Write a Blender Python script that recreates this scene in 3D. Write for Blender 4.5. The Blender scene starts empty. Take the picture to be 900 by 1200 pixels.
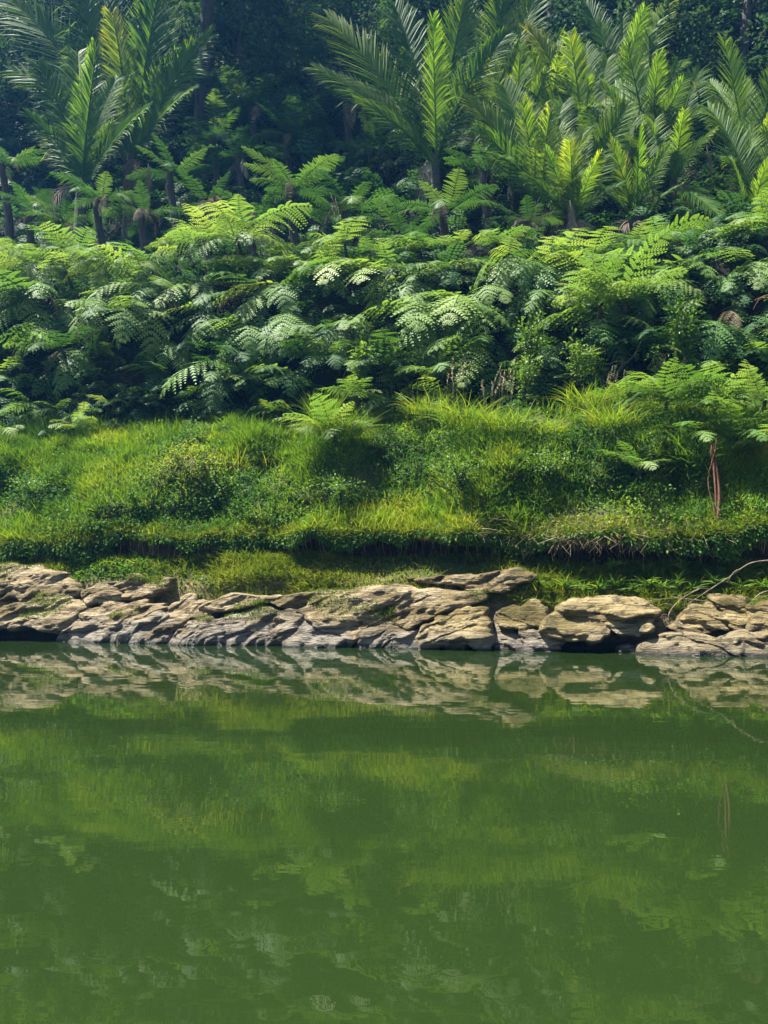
import bpy, math, random
import numpy as np
from mathutils import Vector, Matrix, Euler

random.seed(11)
RNG = np.random.default_rng(7)
S = bpy.context.scene
COL = S.collection
R = math.radians

# ------------------------------------------------------------------ camera, light, exposure
CAM_H = 0.8
F_PX = 975.0                       # focal length in pixels of the 900 x 1200 photograph
PITCH = math.atan(77.0 / F_PX)
cam_d = bpy.data.cameras.new('camera')
cam_d.sensor_fit = 'VERTICAL'
cam_d.sensor_height = 36.0
cam_d.lens = 36.0 * F_PX / 1200.0
cam_d.clip_start = 0.05
cam_d.clip_end = 500.0
cam = bpy.data.objects.new('camera', cam_d)
COL.objects.link(cam)
cam.location = (0, 0, CAM_H)
cam.rotation_euler = (math.pi / 2 + PITCH, 0, 0)
S.camera = cam

TO_SUN = Vector((-0.36, 0.06, 0.92)).normalized()
world = bpy.data.worlds.new('World')
S.world = world
world.use_nodes = True
wn = world.node_tree
wn.nodes.clear()
wo = wn.nodes.new('ShaderNodeOutputWorld')
wb = wn.nodes.new('ShaderNodeBackground')
wb.inputs['Strength'].default_value = 0.055
sky = wn.nodes.new('ShaderNodeTexSky')
sky.sky_type = 'NISHITA'
sky.sun_disc = False
sky.sun_elevation = math.asin(TO_SUN.z)
sky.sun_rotation = math.atan2(TO_SUN.x, TO_SUN.y)
sky.dust_density = 1.0
wn.links.new(sky.outputs[0], wb.inputs['Color'])
wn.links.new(wb.outputs[0], wo.inputs['Surface'])

sun_d = bpy.data.lights.new('sun', 'SUN')
sun_d.energy = 5.0
sun_d.angle = R(0.55)
sun_d.color = (1.0, 0.95, 0.86)
sun = bpy.data.objects.new('sun', sun_d)
COL.objects.link(sun)
sun.rotation_euler = TO_SUN.to_track_quat('Z', 'Y').to_euler()

S.view_settings.view_transform = 'Standard'
S.view_settings.look = 'None'
S.view_settings.exposure = 2.05
S.view_settings.gamma = 1.0
S.view_settings.use_curve_mapping = False
S.render.engine = 'CYCLES'
S.cycles.max_bounces = 6
S.cycles.diffuse_bounces = 3
S.cycles.transmission_bounces = 3
S.cycles.volume_bounces = 0
S.cycles.use_denoising = True

# ------------------------------------------------------------------ numeric helpers
def _h(ix, iy, iz, seed):
    h = (ix * 374761393 + iy * 668265263 + iz * 2147483647 + seed * 974634281) & 0xFFFFFFFF
    h = ((h ^ (h >> 13)) * 1274126177) & 0xFFFFFFFF
    h = h ^ (h >> 16)
    return (h & 0xFFFF) / 65535.0

def vnoise(x, y, z=0.0, seed=0):
    x, y, z = np.broadcast_arrays(np.asarray(x, float), np.asarray(y, float), np.asarray(z, float))
    ix, iy, iz = (np.floor(a).astype(np.int64) for a in (x, y, z))
    fx, fy, fz = x - ix, y - iy, z - iz
    fx, fy, fz = (a * a * (3 - 2 * a) for a in (fx, fy, fz))
    r = 0
    for a in (0, 1):
        wx = fx if a else 1 - fx
        for b in (0, 1):
            wy = fy if b else 1 - fy
            for c in (0, 1):
                wz = fz if c else 1 - fz
                r = r + wx * wy * wz * _h(ix + a, iy + b, iz + c, seed)
    return r * 2 - 1

def fbm(x, y, z=0.0, seed=0, oct=4, gain=0.5):
    r, a, f = 0, 1.0, 1.0
    for k in range(oct):
        r = r + a * vnoise(np.asarray(x) * f, np.asarray(y) * f, np.asarray(z) * f, seed + 17 * k)
        a *= gain
        f *= 2.03
    return r

def sstep(a, b, x):
    t = np.clip((np.asarray(x, float) - a) / (b - a), 0, 1)
    return t * t * (3 - 2 * t)

def norm(v):
    v = np.asarray(v, float)
    return v / np.maximum(np.linalg.norm(v, axis=-1, keepdims=True), 1e-9)

# bank frame: s runs along the shore, d away from the water, z up
BO = np.array([0.0, 9.6])
BT = np.array([0.9736, -0.2283])
BN = np.array([0.2283, 0.9736])

def bank(s, d, z):
    s, d, z = np.broadcast_arrays(np.asarray(s, float), np.asarray(d, float), np.asarray(z, float))
    return np.stack([BO[0] + BT[0] * s + BN[0] * d, BO[1] + BT[1] * s + BN[1] * d, z], -1)

CP, SP = math.cos(PITCH), math.sin(PITCH)
def pick(px, py, d):
    """bank coordinates (s, z) of the point seen at pixel (px, py) at bank offset d"""
    xc, yc = (px - 450.0) / F_PX, (600.0 - py) / F_PX
    dv = (xc, CP - SP * yc, SP + CP * yc)
    den = BN[0] * dv[0] + BN[1] * dv[1]
    t = (d + BN[0] * BO[0] + BN[1] * BO[1]) / den
    x, y, z = dv[0] * t, dv[1] * t, CAM_H + dv[2] * t
    return BT[0] * (x - BO[0]) + BT[1] * (y - BO[1]), z

def at(px, py, d):
    s, z = pick(px, py, d)
    return bank(s, d, z)

# ------------------------------------------------------------------ mesh / object helpers
class MB:
    """collects quads with a per-vertex tint"""
    def __init__(self):
        self.v, self.f, self.t, self.n = [], [], [], 0
    def add(self, verts, faces, tint=0.5):
        verts = np.asarray(verts, float).reshape(-1, 3)
        faces = np.asarray(faces, np.int64).reshape(-1, 4)
        self.v.append(verts)
        self.f.append(faces + self.n)
        self.t.append(np.broadcast_to(np.asarray(tint, float), (len(verts),)))
        self.n += len(verts)
    def tube(self, pts, rad, sides=6, tint=0.5):
        pts = np.asarray(pts, float)
        n = len(pts)
        rad = np.broadcast_to(np.asarray(rad, float), (n,))
        tg = norm(np.gradient(pts, axis=0))
        ref = np.array([0.31, 0.17, 0.93]) if abs(tg[0][2]) < 0.9 else np.array([1.0, 0.1, 0])
        a = norm(np.cross(tg, ref))
        b = np.cross(tg, a)
        th = np.arange(sides) * 2 * math.pi / sides
        ring = pts[:, None] + rad[:, None, None] * (np.cos(th)[None, :, None] * a[:, None] + np.sin(th)[None, :, None] * b[:, None])
        i = np.arange(n - 1)[:, None] * sides
        j = np.arange(sides)[None]
        k = (j + 1) % sides
        f = np.stack([i + j, i + k, i + sides + k, i + sides + j], -1).reshape(-1, 4)
        self.add(ring.reshape(-1, 3), f, tint)
    def mesh(self, name, mat, smooth=False):
        v = np.concatenate(self.v)
        f = np.concatenate(self.f)
        t = np.concatenate(self.t)
        me = bpy.data.meshes.new(name)
        me.vertices.add(len(v))
        me.vertices.foreach_set('co', v.astype(np.float32).ravel())
        me.loops.add(f.size)
        me.loops.foreach_set('vertex_index', f.astype(np.int32).ravel())
        me.polygons.add(len(f))
        me.polygons.foreach_set('loop_start', np.arange(0, f.size, 4, dtype=np.int32))
        me.polygons.foreach_set('loop_total', np.full(len(f), 4, np.int32))
        me.polygons.foreach_set('use_smooth', np.full(len(f), smooth, bool))
        at_ = me.attributes.new('tint', 'FLOAT', 'POINT')
        at_.data.foreach_set('value', t.astype(np.float32))
        me.update(calc_edges=True)
        me.validate()
        me.materials.append(mat)
        return me

def link(name, me, parent=None, m=None):
    o = bpy.data.objects.new(name, me)
    COL.objects.link(o)
    if parent is not None:
        o.parent = parent
    if m is not None:
        o.matrix_basis = m
    return o

LABELS = {}
def tag(o, label, cat, group=None):
    o['label'] = label
    o['category'] = cat
    if group:
        o['group'] = group
    LABELS.setdefault(label, []).append(o.name)
    return o

def kind(o, k):
    o['kind'] = k
    return o

def root(name, loc, label, cat, group=None):
    o = bpy.data.objects.new(name, None)
    o.empty_display_size = 0.1
    COL.objects.link(o)
    o.location = tuple(loc)
    return tag(o, label, cat, group)

# ------------------------------------------------------------------ materials
def new_mat(name):
    m = bpy.data.materials.new(name)
    m.use_nodes = True
    nt = m.node_tree
    nt.nodes.clear()
    out = nt.nodes.new('ShaderNodeOutputMaterial')
    return m, nt, out

def ramp(nt, stops):
    r = nt.nodes.new('ShaderNodeValToRGB')
    e = r.color_ramp.elements
    while len(e) < len(stops):
        e.new(0.5)
    for k, (p, c) in enumerate(stops):
        e[k].position = p
        e[k].color = (*c, 1)
    return r

def leaf_mat(name, stops, trans=0.3, rough=0.45, spec=0.4, obj_w=0.5, tcol=(1.35, 1.25, 0.5), noise=0.0):
    """a thin leaf: gloss on top, light through it; colour varies from plant to plant and leaf to leaf"""
    m, nt, out = new_mat(name)
    L = nt.links.new
    a = nt.nodes.new('ShaderNodeAttribute'); a.attribute_name = 'tint'
    oi = nt.nodes.new('ShaderNodeObjectInfo')
    mx = nt.nodes.new('ShaderNodeMath'); mx.operation = 'MULTIPLY_ADD'
    mx.inputs[1].default_value = 1 - obj_w
    m2 = nt.nodes.new('ShaderNodeMath'); m2.operation = 'MULTIPLY'; m2.inputs[1].default_value = obj_w
    L(oi.outputs['Random'], m2.inputs[0])
    L(a.outputs['Fac'], mx.inputs[0]); L(m2.outputs[0], mx.inputs[2])
    r = ramp(nt, stops)
    L(mx.outputs[0], r.inputs[0])
    p = nt.nodes.new('ShaderNodeBsdfPrincipled')
    p.inputs['Roughness'].default_value = rough
    p.inputs['Specular IOR Level'].default_value = spec
    L(r.outputs[0], p.inputs['Base Color'])
    t = nt.nodes.new('ShaderNodeBsdfTranslucent')
    mc = nt.nodes.new('ShaderNodeMix'); mc.data_type = 'RGBA'; mc.blend_type = 'MULTIPLY'
    mc.inputs[0].default_value = 1.0
    L(r.outputs[0], mc.inputs[6]); mc.inputs[7].default_value = (*tcol, 1)
    L(mc.outputs[2], t.inputs['Color'])
    s = nt.nodes.new('ShaderNodeMixShader'); s.inputs[0].default_value = trans
    L(p.outputs[0], s.inputs[1]); L(t.outputs[0], s.inputs[2])
    L(s.outputs[0], out.inputs['Surface'])
    return m

def tex_noise(nt, scale, detail=6, rough=0.6, vec=None, dist=0.0):
    n = nt.nodes.new('ShaderNodeTexNoise')
    n.inputs['Scale'].default_value = scale
    n.inputs['Detail'].default_value = detail
    n.inputs['Roughness'].default_value = rough
    n.inputs['Distortion'].default_value = dist
    if vec is not None:
        nt.links.new(vec, n.inputs['Vector'])
    return n

def mixc(nt, fac, a, b):
    m = nt.nodes.new('ShaderNodeMix'); m.data_type = 'RGBA'
    if isinstance(fac, float): m.inputs[0].default_value = fac
    else: nt.links.new(fac, m.inputs[0])
    for k, c in ((6, a), (7, b)):
        if isinstance(c, tuple): m.inputs[k].default_value = (*c, 1)
        else: nt.links.new(c, m.inputs[k])
    return m.outputs[2]

def maprange(nt, val, a, b, lo=0.0, hi=1.0):
    n = nt.nodes.new('ShaderNodeMapRange')
    nt.links.new(val, n.inputs[0])
    for k, x in ((1, a), (2, b), (3, lo), (4, hi)):
        n.inputs[k].default_value = x
    return n.outputs[0]

def math_n(nt, op, a, b):
    n = nt.nodes.new('ShaderNodeMath'); n.operation = op
    for k, x in ((0, a), (1, b)):
        if isinstance(x, (int, float)): n.inputs[k].default_value = x
        else: nt.links.new(x, n.inputs[k])
    return n.outputs[0]

def rock_mat(name, tan, ochre, grey, moss_amt):
    m, nt, out = new_mat(name)
    L = nt.links.new
    g = nt.nodes.new('ShaderNodeNewGeometry')
    mp = nt.nodes.new('ShaderNodeMapping')
    mp.inputs['Rotation'].default_value = (0, R(24), R(13))
    mp.inputs['Scale'].default_value = (0.6, 1.6, 4.2)      # bedding runs along the slab
    L(g.outputs['Position'], mp.inputs[0])
    sep = nt.nodes.new('ShaderNodeSeparateXYZ'); L(g.outputs['Position'], sep.inputs[0])
    nz = nt.nodes.new('ShaderNodeSeparateXYZ'); L(g.outputs['Normal'], nz.inputs[0])
    n1 = tex_noise(nt, 2.2, 8, 0.62, mp.outputs[0], 0.4)
    n2 = tex_noise(nt, 7.0, 8, 0.7, mp.outputs[0])
    n3 = tex_noise(nt, 1.3, 5, 0.6, g.outputs['Position'])
    n4 = tex_noise(nt, 45.0, 4, 0.7, g.outputs['Position'])
    c = mixc(nt, maprange(nt, n1.outputs[0], 0.42, 0.58), ochre, tan)
    lowz = maprange(nt, math_n(nt, 'ADD', sep.outputs[2], math_n(nt, 'MULTIPLY', math_n(nt, 'SUBTRACT', n3.outputs[0], 0.5), 1.1)), 0.26, 0.04)
    c = mixc(nt, lowz, c, grey)
    c = mixc(nt, maprange(nt, n2.outputs[0], 0.52, 0.66, 0, 0.75), c, tuple(x * 0.35 for x in ochre))
    c = mixc(nt, maprange(nt, n4.outputs[0], 0.35, 0.75, 0.0, 0.35), c, tuple(x * 1.25 for x in tan))
    vo = nt.nodes.new('ShaderNodeTexVoronoi'); vo.feature = 'DISTANCE_TO_EDGE'; vo.inputs['Scale'].default_value = 1.7
    wv = nt.nodes.new('ShaderNodeVectorMath'); wv.operation = 'MULTIPLY_ADD'
    L(n2.outputs['Color'], wv.inputs[0]); wv.inputs[1].default_value = (0.5, 0.5, 0.5); L(mp.outputs[0], wv.inputs[2])
    L(wv.outputs[0], vo.inputs['Vector'])
    crack = maprange(nt, vo.outputs['Distance'], 0.008, 0.032, 1, 0)
    c = mixc(nt, math_n(nt, 'MULTIPLY', crack, 0.65), c, (0.022, 0.017, 0.010))
    wet = maprange(nt, math_n(nt, 'ADD', sep.outputs[2], math_n(nt, 'MULTIPLY', n2.outputs[0], 0.08)), 0.10, 0.05)
    c = mixc(nt, wet, c, (0.045, 0.042, 0.034))
    ms = math_n(nt, 'MULTIPLY', maprange(nt, n3.outputs[0], 0.47, 0.60), maprange(nt, nz.outputs[2], -0.1, 0.5))
    ms = math_n(nt, 'MULTIPLY', ms, moss_amt)
    ms = math_n(nt, 'MULTIPLY', ms, maprange(nt, sep.outputs[2], 0.12, 0.4))
    c = mixc(nt, ms, c, (0.085, 0.066, 0.010))
    p = nt.nodes.new('ShaderNodeBsdfPrincipled')
    L(c, p.inputs['Base Color'])
    L(maprange(nt, wet, 0, 1, 0.85, 0.3), p.inputs['Roughness'])
    p.inputs['Specular IOR Level'].default_value = 0.3
    hs = math_n(nt, 'ADD', math_n(nt, 'SUBTRACT', n1.outputs[0], math_n(nt, 'MULTIPLY', crack, 0.5)), math_n(nt, 'ADD', math_n(nt, 'MULTIPLY', n2.outputs[0], 0.8), math_n(nt, 'MULTIPLY', n4.outputs[0], 0.10)))
    b = nt.nodes.new('ShaderNodeBump'); b.inputs['Strength'].default_value = 1.0; b.inputs['Distance'].default_value = 0.16
    L(hs, b.inputs['Height']); L(b.outputs[0], p.inputs['Normal'])
    L(p.outputs[0], out.inputs['Surface'])
    return m

def bark_mat(name, a, b, scale=(14, 14, 3)):
    m, nt, out = new_mat(name)
    L = nt.links.new
    tc = nt.nodes.new('ShaderNodeTexCoord')
    mp = nt.nodes.new('ShaderNodeMapping'); mp.inputs['Scale'].default_value = scale
    L(tc.outputs['Object'], mp.inputs[0])
    n = tex_noise(nt, 1.0, 7, 0.65, mp.outputs[0])
    c = mixc(nt, maprange(nt, n.outputs[0], 0.35, 0.65), a, b)
    p = nt.nodes.new('ShaderNodeBsdfPrincipled'); p.inputs['Roughness'].default_value = 0.9
    L(c, p.inputs['Base Color'])
    bu = nt.nodes.new('ShaderNodeBump'); bu.inputs['Distance'].default_value = 0.03
    L(n.outputs[0], bu.inputs['Height']); L(bu.outputs[0], p.inputs['Normal'])
    L(p.outputs[0], out.inputs['Surface'])
    return m

G = lambda *c: tuple(c)
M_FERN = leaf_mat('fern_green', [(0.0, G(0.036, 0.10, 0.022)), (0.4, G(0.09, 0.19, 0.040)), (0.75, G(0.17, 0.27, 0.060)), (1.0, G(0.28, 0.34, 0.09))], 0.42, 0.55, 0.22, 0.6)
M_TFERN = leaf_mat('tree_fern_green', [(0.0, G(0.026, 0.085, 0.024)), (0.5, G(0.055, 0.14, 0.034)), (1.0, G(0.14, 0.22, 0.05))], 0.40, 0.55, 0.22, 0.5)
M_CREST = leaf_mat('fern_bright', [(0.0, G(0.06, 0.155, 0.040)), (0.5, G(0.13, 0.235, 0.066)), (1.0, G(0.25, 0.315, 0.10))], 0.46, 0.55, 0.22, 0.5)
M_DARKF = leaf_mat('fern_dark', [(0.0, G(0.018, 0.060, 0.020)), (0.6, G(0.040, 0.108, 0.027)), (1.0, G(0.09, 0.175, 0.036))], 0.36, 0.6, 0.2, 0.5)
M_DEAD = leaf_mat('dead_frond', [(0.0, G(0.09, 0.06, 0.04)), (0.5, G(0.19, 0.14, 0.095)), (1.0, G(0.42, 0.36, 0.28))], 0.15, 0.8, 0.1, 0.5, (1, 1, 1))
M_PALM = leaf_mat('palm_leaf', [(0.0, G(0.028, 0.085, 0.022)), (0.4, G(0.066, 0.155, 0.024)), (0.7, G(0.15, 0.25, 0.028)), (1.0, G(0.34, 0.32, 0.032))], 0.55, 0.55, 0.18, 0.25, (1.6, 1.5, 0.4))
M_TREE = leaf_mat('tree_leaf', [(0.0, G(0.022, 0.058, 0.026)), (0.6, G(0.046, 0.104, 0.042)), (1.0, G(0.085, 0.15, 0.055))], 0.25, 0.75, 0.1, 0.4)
M_SHRUB = leaf_mat('shrub_leaf', [(0.0, G(0.045, 0.12, 0.018)), (0.6, G(0.11, 0.21, 0.03)), (1.0, G(0.22, 0.29, 0.05))], 0.4, 0.45, 0.35, 0.3)
M_GRASS = leaf_mat('grass_blade', [(0.0, G(0.040, 0.10, 0.010)), (0.35, G(0.10, 0.20, 0.016)), (0.62, G(0.19, 0.27, 0.022)), (0.86, G(0.30, 0.31, 0.035)), (1.0, G(0.38, 0.29, 0.11))], 0.48, 0.55, 0.2, 0.0)
M_COVER = leaf_mat('cover_leaf', [(0.0, G(0.022, 0.080, 0.012)), (0.4, G(0.065, 0.155, 0.016)), (0.7, G(0.15, 0.24, 0.022)), (1.0, G(0.30, 0.30, 0.03))], 0.42, 0.60, 0.2, 0.0)
M_MOSS = leaf_mat('moss_blade', [(0.0, G(0.05, 0.095, 0.010)), (0.5, G(0.12, 0.175, 0.015)), (1.0, G(0.24, 0.26, 0.03))], 0.4, 0.75, 0.1, 0.0)
M_STRAW = leaf_mat('dry_grass', [(0.0, G(0.16, 0.11, 0.05)), (0.5, G(0.32, 0.24, 0.13)), (1.0, G(0.50, 0.42, 0.28))], 0.2, 0.7, 0.2, 0.2, (1, 1, 1))
M_BARK = bark_mat('bark_dark', G(0.022, 0.017, 0.013), G(0.07, 0.055, 0.04))
M_PTRUNK = bark_mat('palm_trunk', G(0.03, 0.028, 0.02), G(0.085, 0.078, 0.055), (4, 4, 22))
M_RED = bark_mat('red_fibre', G(0.07, 0.024, 0.010), G(0.20, 0.075, 0.028), (60, 60, 5))
M_WOOD = bark_mat('bleached_wood', G(0.11, 0.08, 0.05), G(0.26, 0.20, 0.135), (30, 30, 6))
M_ROCK = rock_mat('rock_tan', G(0.39, 0.31, 0.185), G(0.15, 0.10, 0.036), G(0.22, 0.205, 0.18), 0.75)
M_ROCKG = rock_mat('rock_grey', G(0.29, 0.25, 0.185), G(0.12, 0.085, 0.040), G(0.225, 0.20, 0.165), 0.45)
M_ROCKM = rock_mat('rock_mossy', G(0.36, 0.28, 0.135), G(0.14, 0.096, 0.024), G(0.23, 0.19, 0.125), 1.0)

# ------------------------------------------------------------------ the river bank and hill: one sheet
PROF = [(-3.0, -1.2), (0.10, -0.45), (0.36, 0.10), (0.54, 0.45), (0.66, 0.68), (0.82, 0.82), (1.12, 1.00), (1.50, 1.06), (1.52, 1.18),
        (1.30, 1.27), (1.00, 1.29), (0.91, 1.34), (1.00, 1.43), (1.28, 1.70), (1.58, 2.12), (1.95, 2.62), (2.45, 3.00),
        (2.95, 3.20), (3.35, 3.55), (3.65, 4.30), (4.02, 5.10), (4.42, 5.80), (4.95, 6.35), (5.9, 6.75), (7.2, 7.75), (8.8, 9.4), (10.5, 11.6),
        (13.0, 15.5), (16.0, 21.0), (20.0, 28.0), (26.0, 36.0)]
pf = np.array(PROF)
def catmull(p, n=14):
    q = np.vstack([2 * p[0] - p[1], p, 2 * p[-1] - p[-2]])
    o = []
    for i in range(1, len(q) - 2):
        for t in np.arange(n) / n:
            a, b, c, d = q[i - 1], q[i], q[i + 1], q[i + 2]
            o.append(0.5 * (2 * b + (c - a) * t + (2 * a - 5 * b + 4 * c - d) * t * t + (3 * b - a - 3 * c + d) * t ** 3))
    o.append(p[-1])
    return np.array(o)
PC = catmull(pf)
PU = np.concatenate([[0], np.cumsum(np.linalg.norm(np.diff(PC, axis=0), axis=1))])
def u_at(k): return PU[k * 14]
U_LEDGE0, U_LEDGE1, U_BACK, U_NOSE, U_TOP, U_CREST = u_at(4), u_at(6), u_at(7), u_at(11), u_at(17), u_at(22)

MOUNDS = [(at(575, 545, 1.6), 0.55, 0.6, 0.30), (at(400, 520, 1.9), 0.35, 0.4, 0.14), (at(800, 520, 1.6), 0.7, 0.5, 0.28), (at(170, 560, 1.6), 0.8, 0.4, 0.12),
          (at(440, 570, 1.5), 0.22, 0.4, -0.12), (at(790, 560, 1.5), 0.16, 0.45, -0.3)]
def surf(s, u):
    s = np.asarray(s, float); u = np.asarray(u, float)
    d = np.interp(u, PU, PC[:, 0])
    z = np.interp(u, PU, PC[:, 1])
    up = sstep(U_NOSE - 0.15, U_NOSE + 0.5, u)
    d = d + up * (-0.17 * fbm(s * 0.7, u * 0.7, 3.1, 5, 3) - 0.11 * fbm(s * 2.1, u * 2.1, 1.1, 6, 3)) + 0.10 * sstep(0.3, 2.0, u) * (1 - up) * fbm(s * 1.3, u * 1.2, 0.7, 9, 3)
    lip = np.exp(-((u - U_NOSE) / 0.35) ** 2)
    z = z + lip * 0.13 * fbm(s * 1.3, 0.0, 1.7, 31, 4) + up * 0.10 * fbm(s * 1.9, u * 1.9, 0.3, 12, 3)
    d = d + lip * 0.16 * fbm(s * 1.6, 0.0, 9.2, 33, 3)
    # the undercut is shallow and overgrown to the west, deep in the middle
    cut = np.exp(-((u - U_BACK - 0.05) / 0.45) ** 2)
    d = d - cut * 0.35 * sstep(-0.8, -2.2, s) - cut * 0.18 * sstep(2.2, 3.4, s)
    d = d - 0.24 * np.exp(-((s + 1.45) / 0.85) ** 4) * sstep(U_LEDGE0 - 0.1, U_LEDGE0 + 0.25, u) * (1 - sstep(U_LEDGE1, U_BACK, u))
    z = z - 0.16 * sstep(U_LEDGE0 - 0.6, U_LEDGE0, u) * (1 - sstep(U_BACK, U_NOSE, u)) * sstep(1.0, 2.2, s)
    big = sstep(U_CREST + 1, U_CREST + 5, u)
    d = d + big * 0.9 * fbm(s * 0.22, u * 0.15, 7.7, 40, 3)
    for c, rs, rz, a in MOUNDS:
        cs = BT[0] * (c[0] - BO[0]) + BT[1] * (c[1] - BO[1])
        d = d - a * up * np.exp(-((s - cs) / rs) ** 2 - ((z - c[2]) / rz) ** 2)
    return bank(s, d, z)

def surf_n(s, u, e=0.03):
    a = surf(s + e, u) - surf(s - e, u)
    b = surf(s, u + e) - surf(s, u - e)
    return norm(np.cross(a, b))

ss = np.concatenate([np.arange(-26, -9, 0.4), np.arange(-9, 8, 0.055), np.arange(8, 26.1, 0.4)])
uu = np.concatenate([np.arange(0, U_LEDGE0 - 1.5, 0.3), np.arange(U_LEDGE0 - 1.5, U_CREST, 0.055), np.arange(U_CREST, PU[-1], 0.35)])
SS, UU = np.meshgrid(ss, uu, indexing='ij')
gv = surf(SS, UU)
ni, nj = SS.shape
I = np.arange(ni - 1)[:, None] * nj + np.arange(nj - 1)[None]
gf = np.stack([I, I + nj, I + nj + 1, I + 1], -1)
mb = MB(); mb.add(gv, gf)

m, nt, out = new_mat('bank_soil')
g = nt.nodes.new('ShaderNodeNewGeometry')
sep = nt.nodes.new('ShaderNodeSeparateXYZ'); nt.links.new(g.outputs['Position'], sep.inputs[0])
nz = nt.nodes.new('ShaderNodeSeparateXYZ'); nt.links.new(g.outputs['Normal'], nz.inputs[0])
n1 = tex_noise(nt, 1.6, 7, 0.65, g.outputs['Position'])
n2 = tex_noise(nt, 12.0, 7, 0.7, g.outputs['Position'])
c = mixc(nt, maprange(nt, n1.outputs[0], 0.38, 0.62), G(0.035, 0.026, 0.016), G(0.085, 0.062, 0.036))
moss = math_n(nt, 'MULTIPLY', maprange(nt, nz.outputs[2], 0.0, 0.45), maprange(nt, n2.outputs[0], 0.32, 0.55))
moss = math_n(nt, 'MULTIPLY', moss, maprange(nt, sep.outputs[2], 3.6, 2.9))
c = mixc(nt, moss, c, G(0.055, 0.075, 0.014))
stone = maprange(nt, math_n(nt, 'ADD', sep.outputs[2], math_n(nt, 'MULTIPLY', n1.outputs[0], 0.3)), 1.0, 0.85)
c = mixc(nt, stone, c, mixc(nt, maprange(nt, n2.outputs[0], 0.35, 0.65), G(0.09, 0.066, 0.03), G(0.22, 0.175, 0.10)))
wet = maprange(nt, sep.outputs[2], 0.16, 0.06)
c = mixc(nt, wet, c, G(0.03, 0.028, 0.022))
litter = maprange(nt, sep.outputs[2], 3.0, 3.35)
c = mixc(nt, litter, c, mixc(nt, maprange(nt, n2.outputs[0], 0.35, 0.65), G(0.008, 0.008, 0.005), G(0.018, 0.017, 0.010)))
p = nt.nodes.new('ShaderNodeBsdfPrincipled'); p.inputs['Roughness'].default_value = 0.95
p.inputs['Specular IOR Level'].default_value = 0.15
nt.links.new(c, p.inputs['Base Color'])
b = nt.nodes.new('ShaderNodeBump'); b.inputs['Distance'].default_value = 0.08; b.inputs['Strength'].default_value = 0.8
nt.links.new(n2.outputs[0], b.inputs['Height']); nt.links.new(b.outputs[0], p.inputs['Normal'])
nt.links.new(p.outputs[0], out.inputs['Surface'])
M_SOIL = m
kind(link('riverbank', mb.mesh('riverbank', M_SOIL, True)), 'structure')

# ------------------------------------------------------------------ the river
m, nt, out = new_mat('river_water')
L = nt.links.new
tc = nt.nodes.new('ShaderNodeTexCoord')
mp = nt.nodes.new('ShaderNodeMapping'); mp.inputs['Scale'].default_value = (0.55, 1.0, 1.0); mp.inputs['Rotation'].default_value = (0, 0, R(-13))
L(tc.outputs['Object'], mp.inputs[0])
w1 = tex_noise(nt, 1.3, 2, 0.5, mp.outputs[0])
w2 = tex_noise(nt, 5.0, 3, 0.5, mp.outputs[0])
w3 = tex_noise(nt, 0.35, 3, 0.5, mp.outputs[0])
hh = math_n(nt, 'ADD', math_n(nt, 'MULTIPLY', w1.outputs[0], 0.0032), math_n(nt, 'MULTIPLY', w2.outputs[0], 0.0007))
b = nt.nodes.new('ShaderNodeBump'); b.inputs['Distance'].default_value = 1.0; b.inputs['Strength'].default_value = 1.0
L(hh, b.inputs['Height'])
p = nt.nodes.new('ShaderNodeBsdfPrincipled')
L(mixc(nt, maprange(nt, w3.outputs[0], 0.3, 0.7), G(0.0092, 0.0188, 0.0044), G(0.0104, 0.0210, 0.0049)), p.inputs['Base Color'])
p.inputs['Roughness'].default_value = 0.012
p.inputs['IOR'].default_value = 1.333
L(b.outputs[0], p.inputs['Normal'])
L(p.outputs[0], out.inputs['Surface'])
mb = MB()
gx = np.linspace(-30, 30, 13); gy = np.linspace(-25, 18, 9)
GX, GY = np.meshgrid(gx, gy, indexing='ij')
I = np.arange(12)[:, None] * 9 + np.arange(8)[None]
mb.add(np.stack([GX, GY, GX * 0], -1), np.stack([I, I + 9, I + 10, I + 1], -1))
kind(link('river', mb.mesh('river', m)), 'structure')

# ------------------------------------------------------------------ rock slabs and boulders along the water
def z1(pts): return [(x / 3.913, 640 + y / 3.913) for x, y in pts]
def zx(x0): return lambda pts: [(x0 + x / 3.913, 640 + y / 3.913) for x, y in pts]
z2, z3, z4 = zx(220), zx(440), zx(670)

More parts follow.
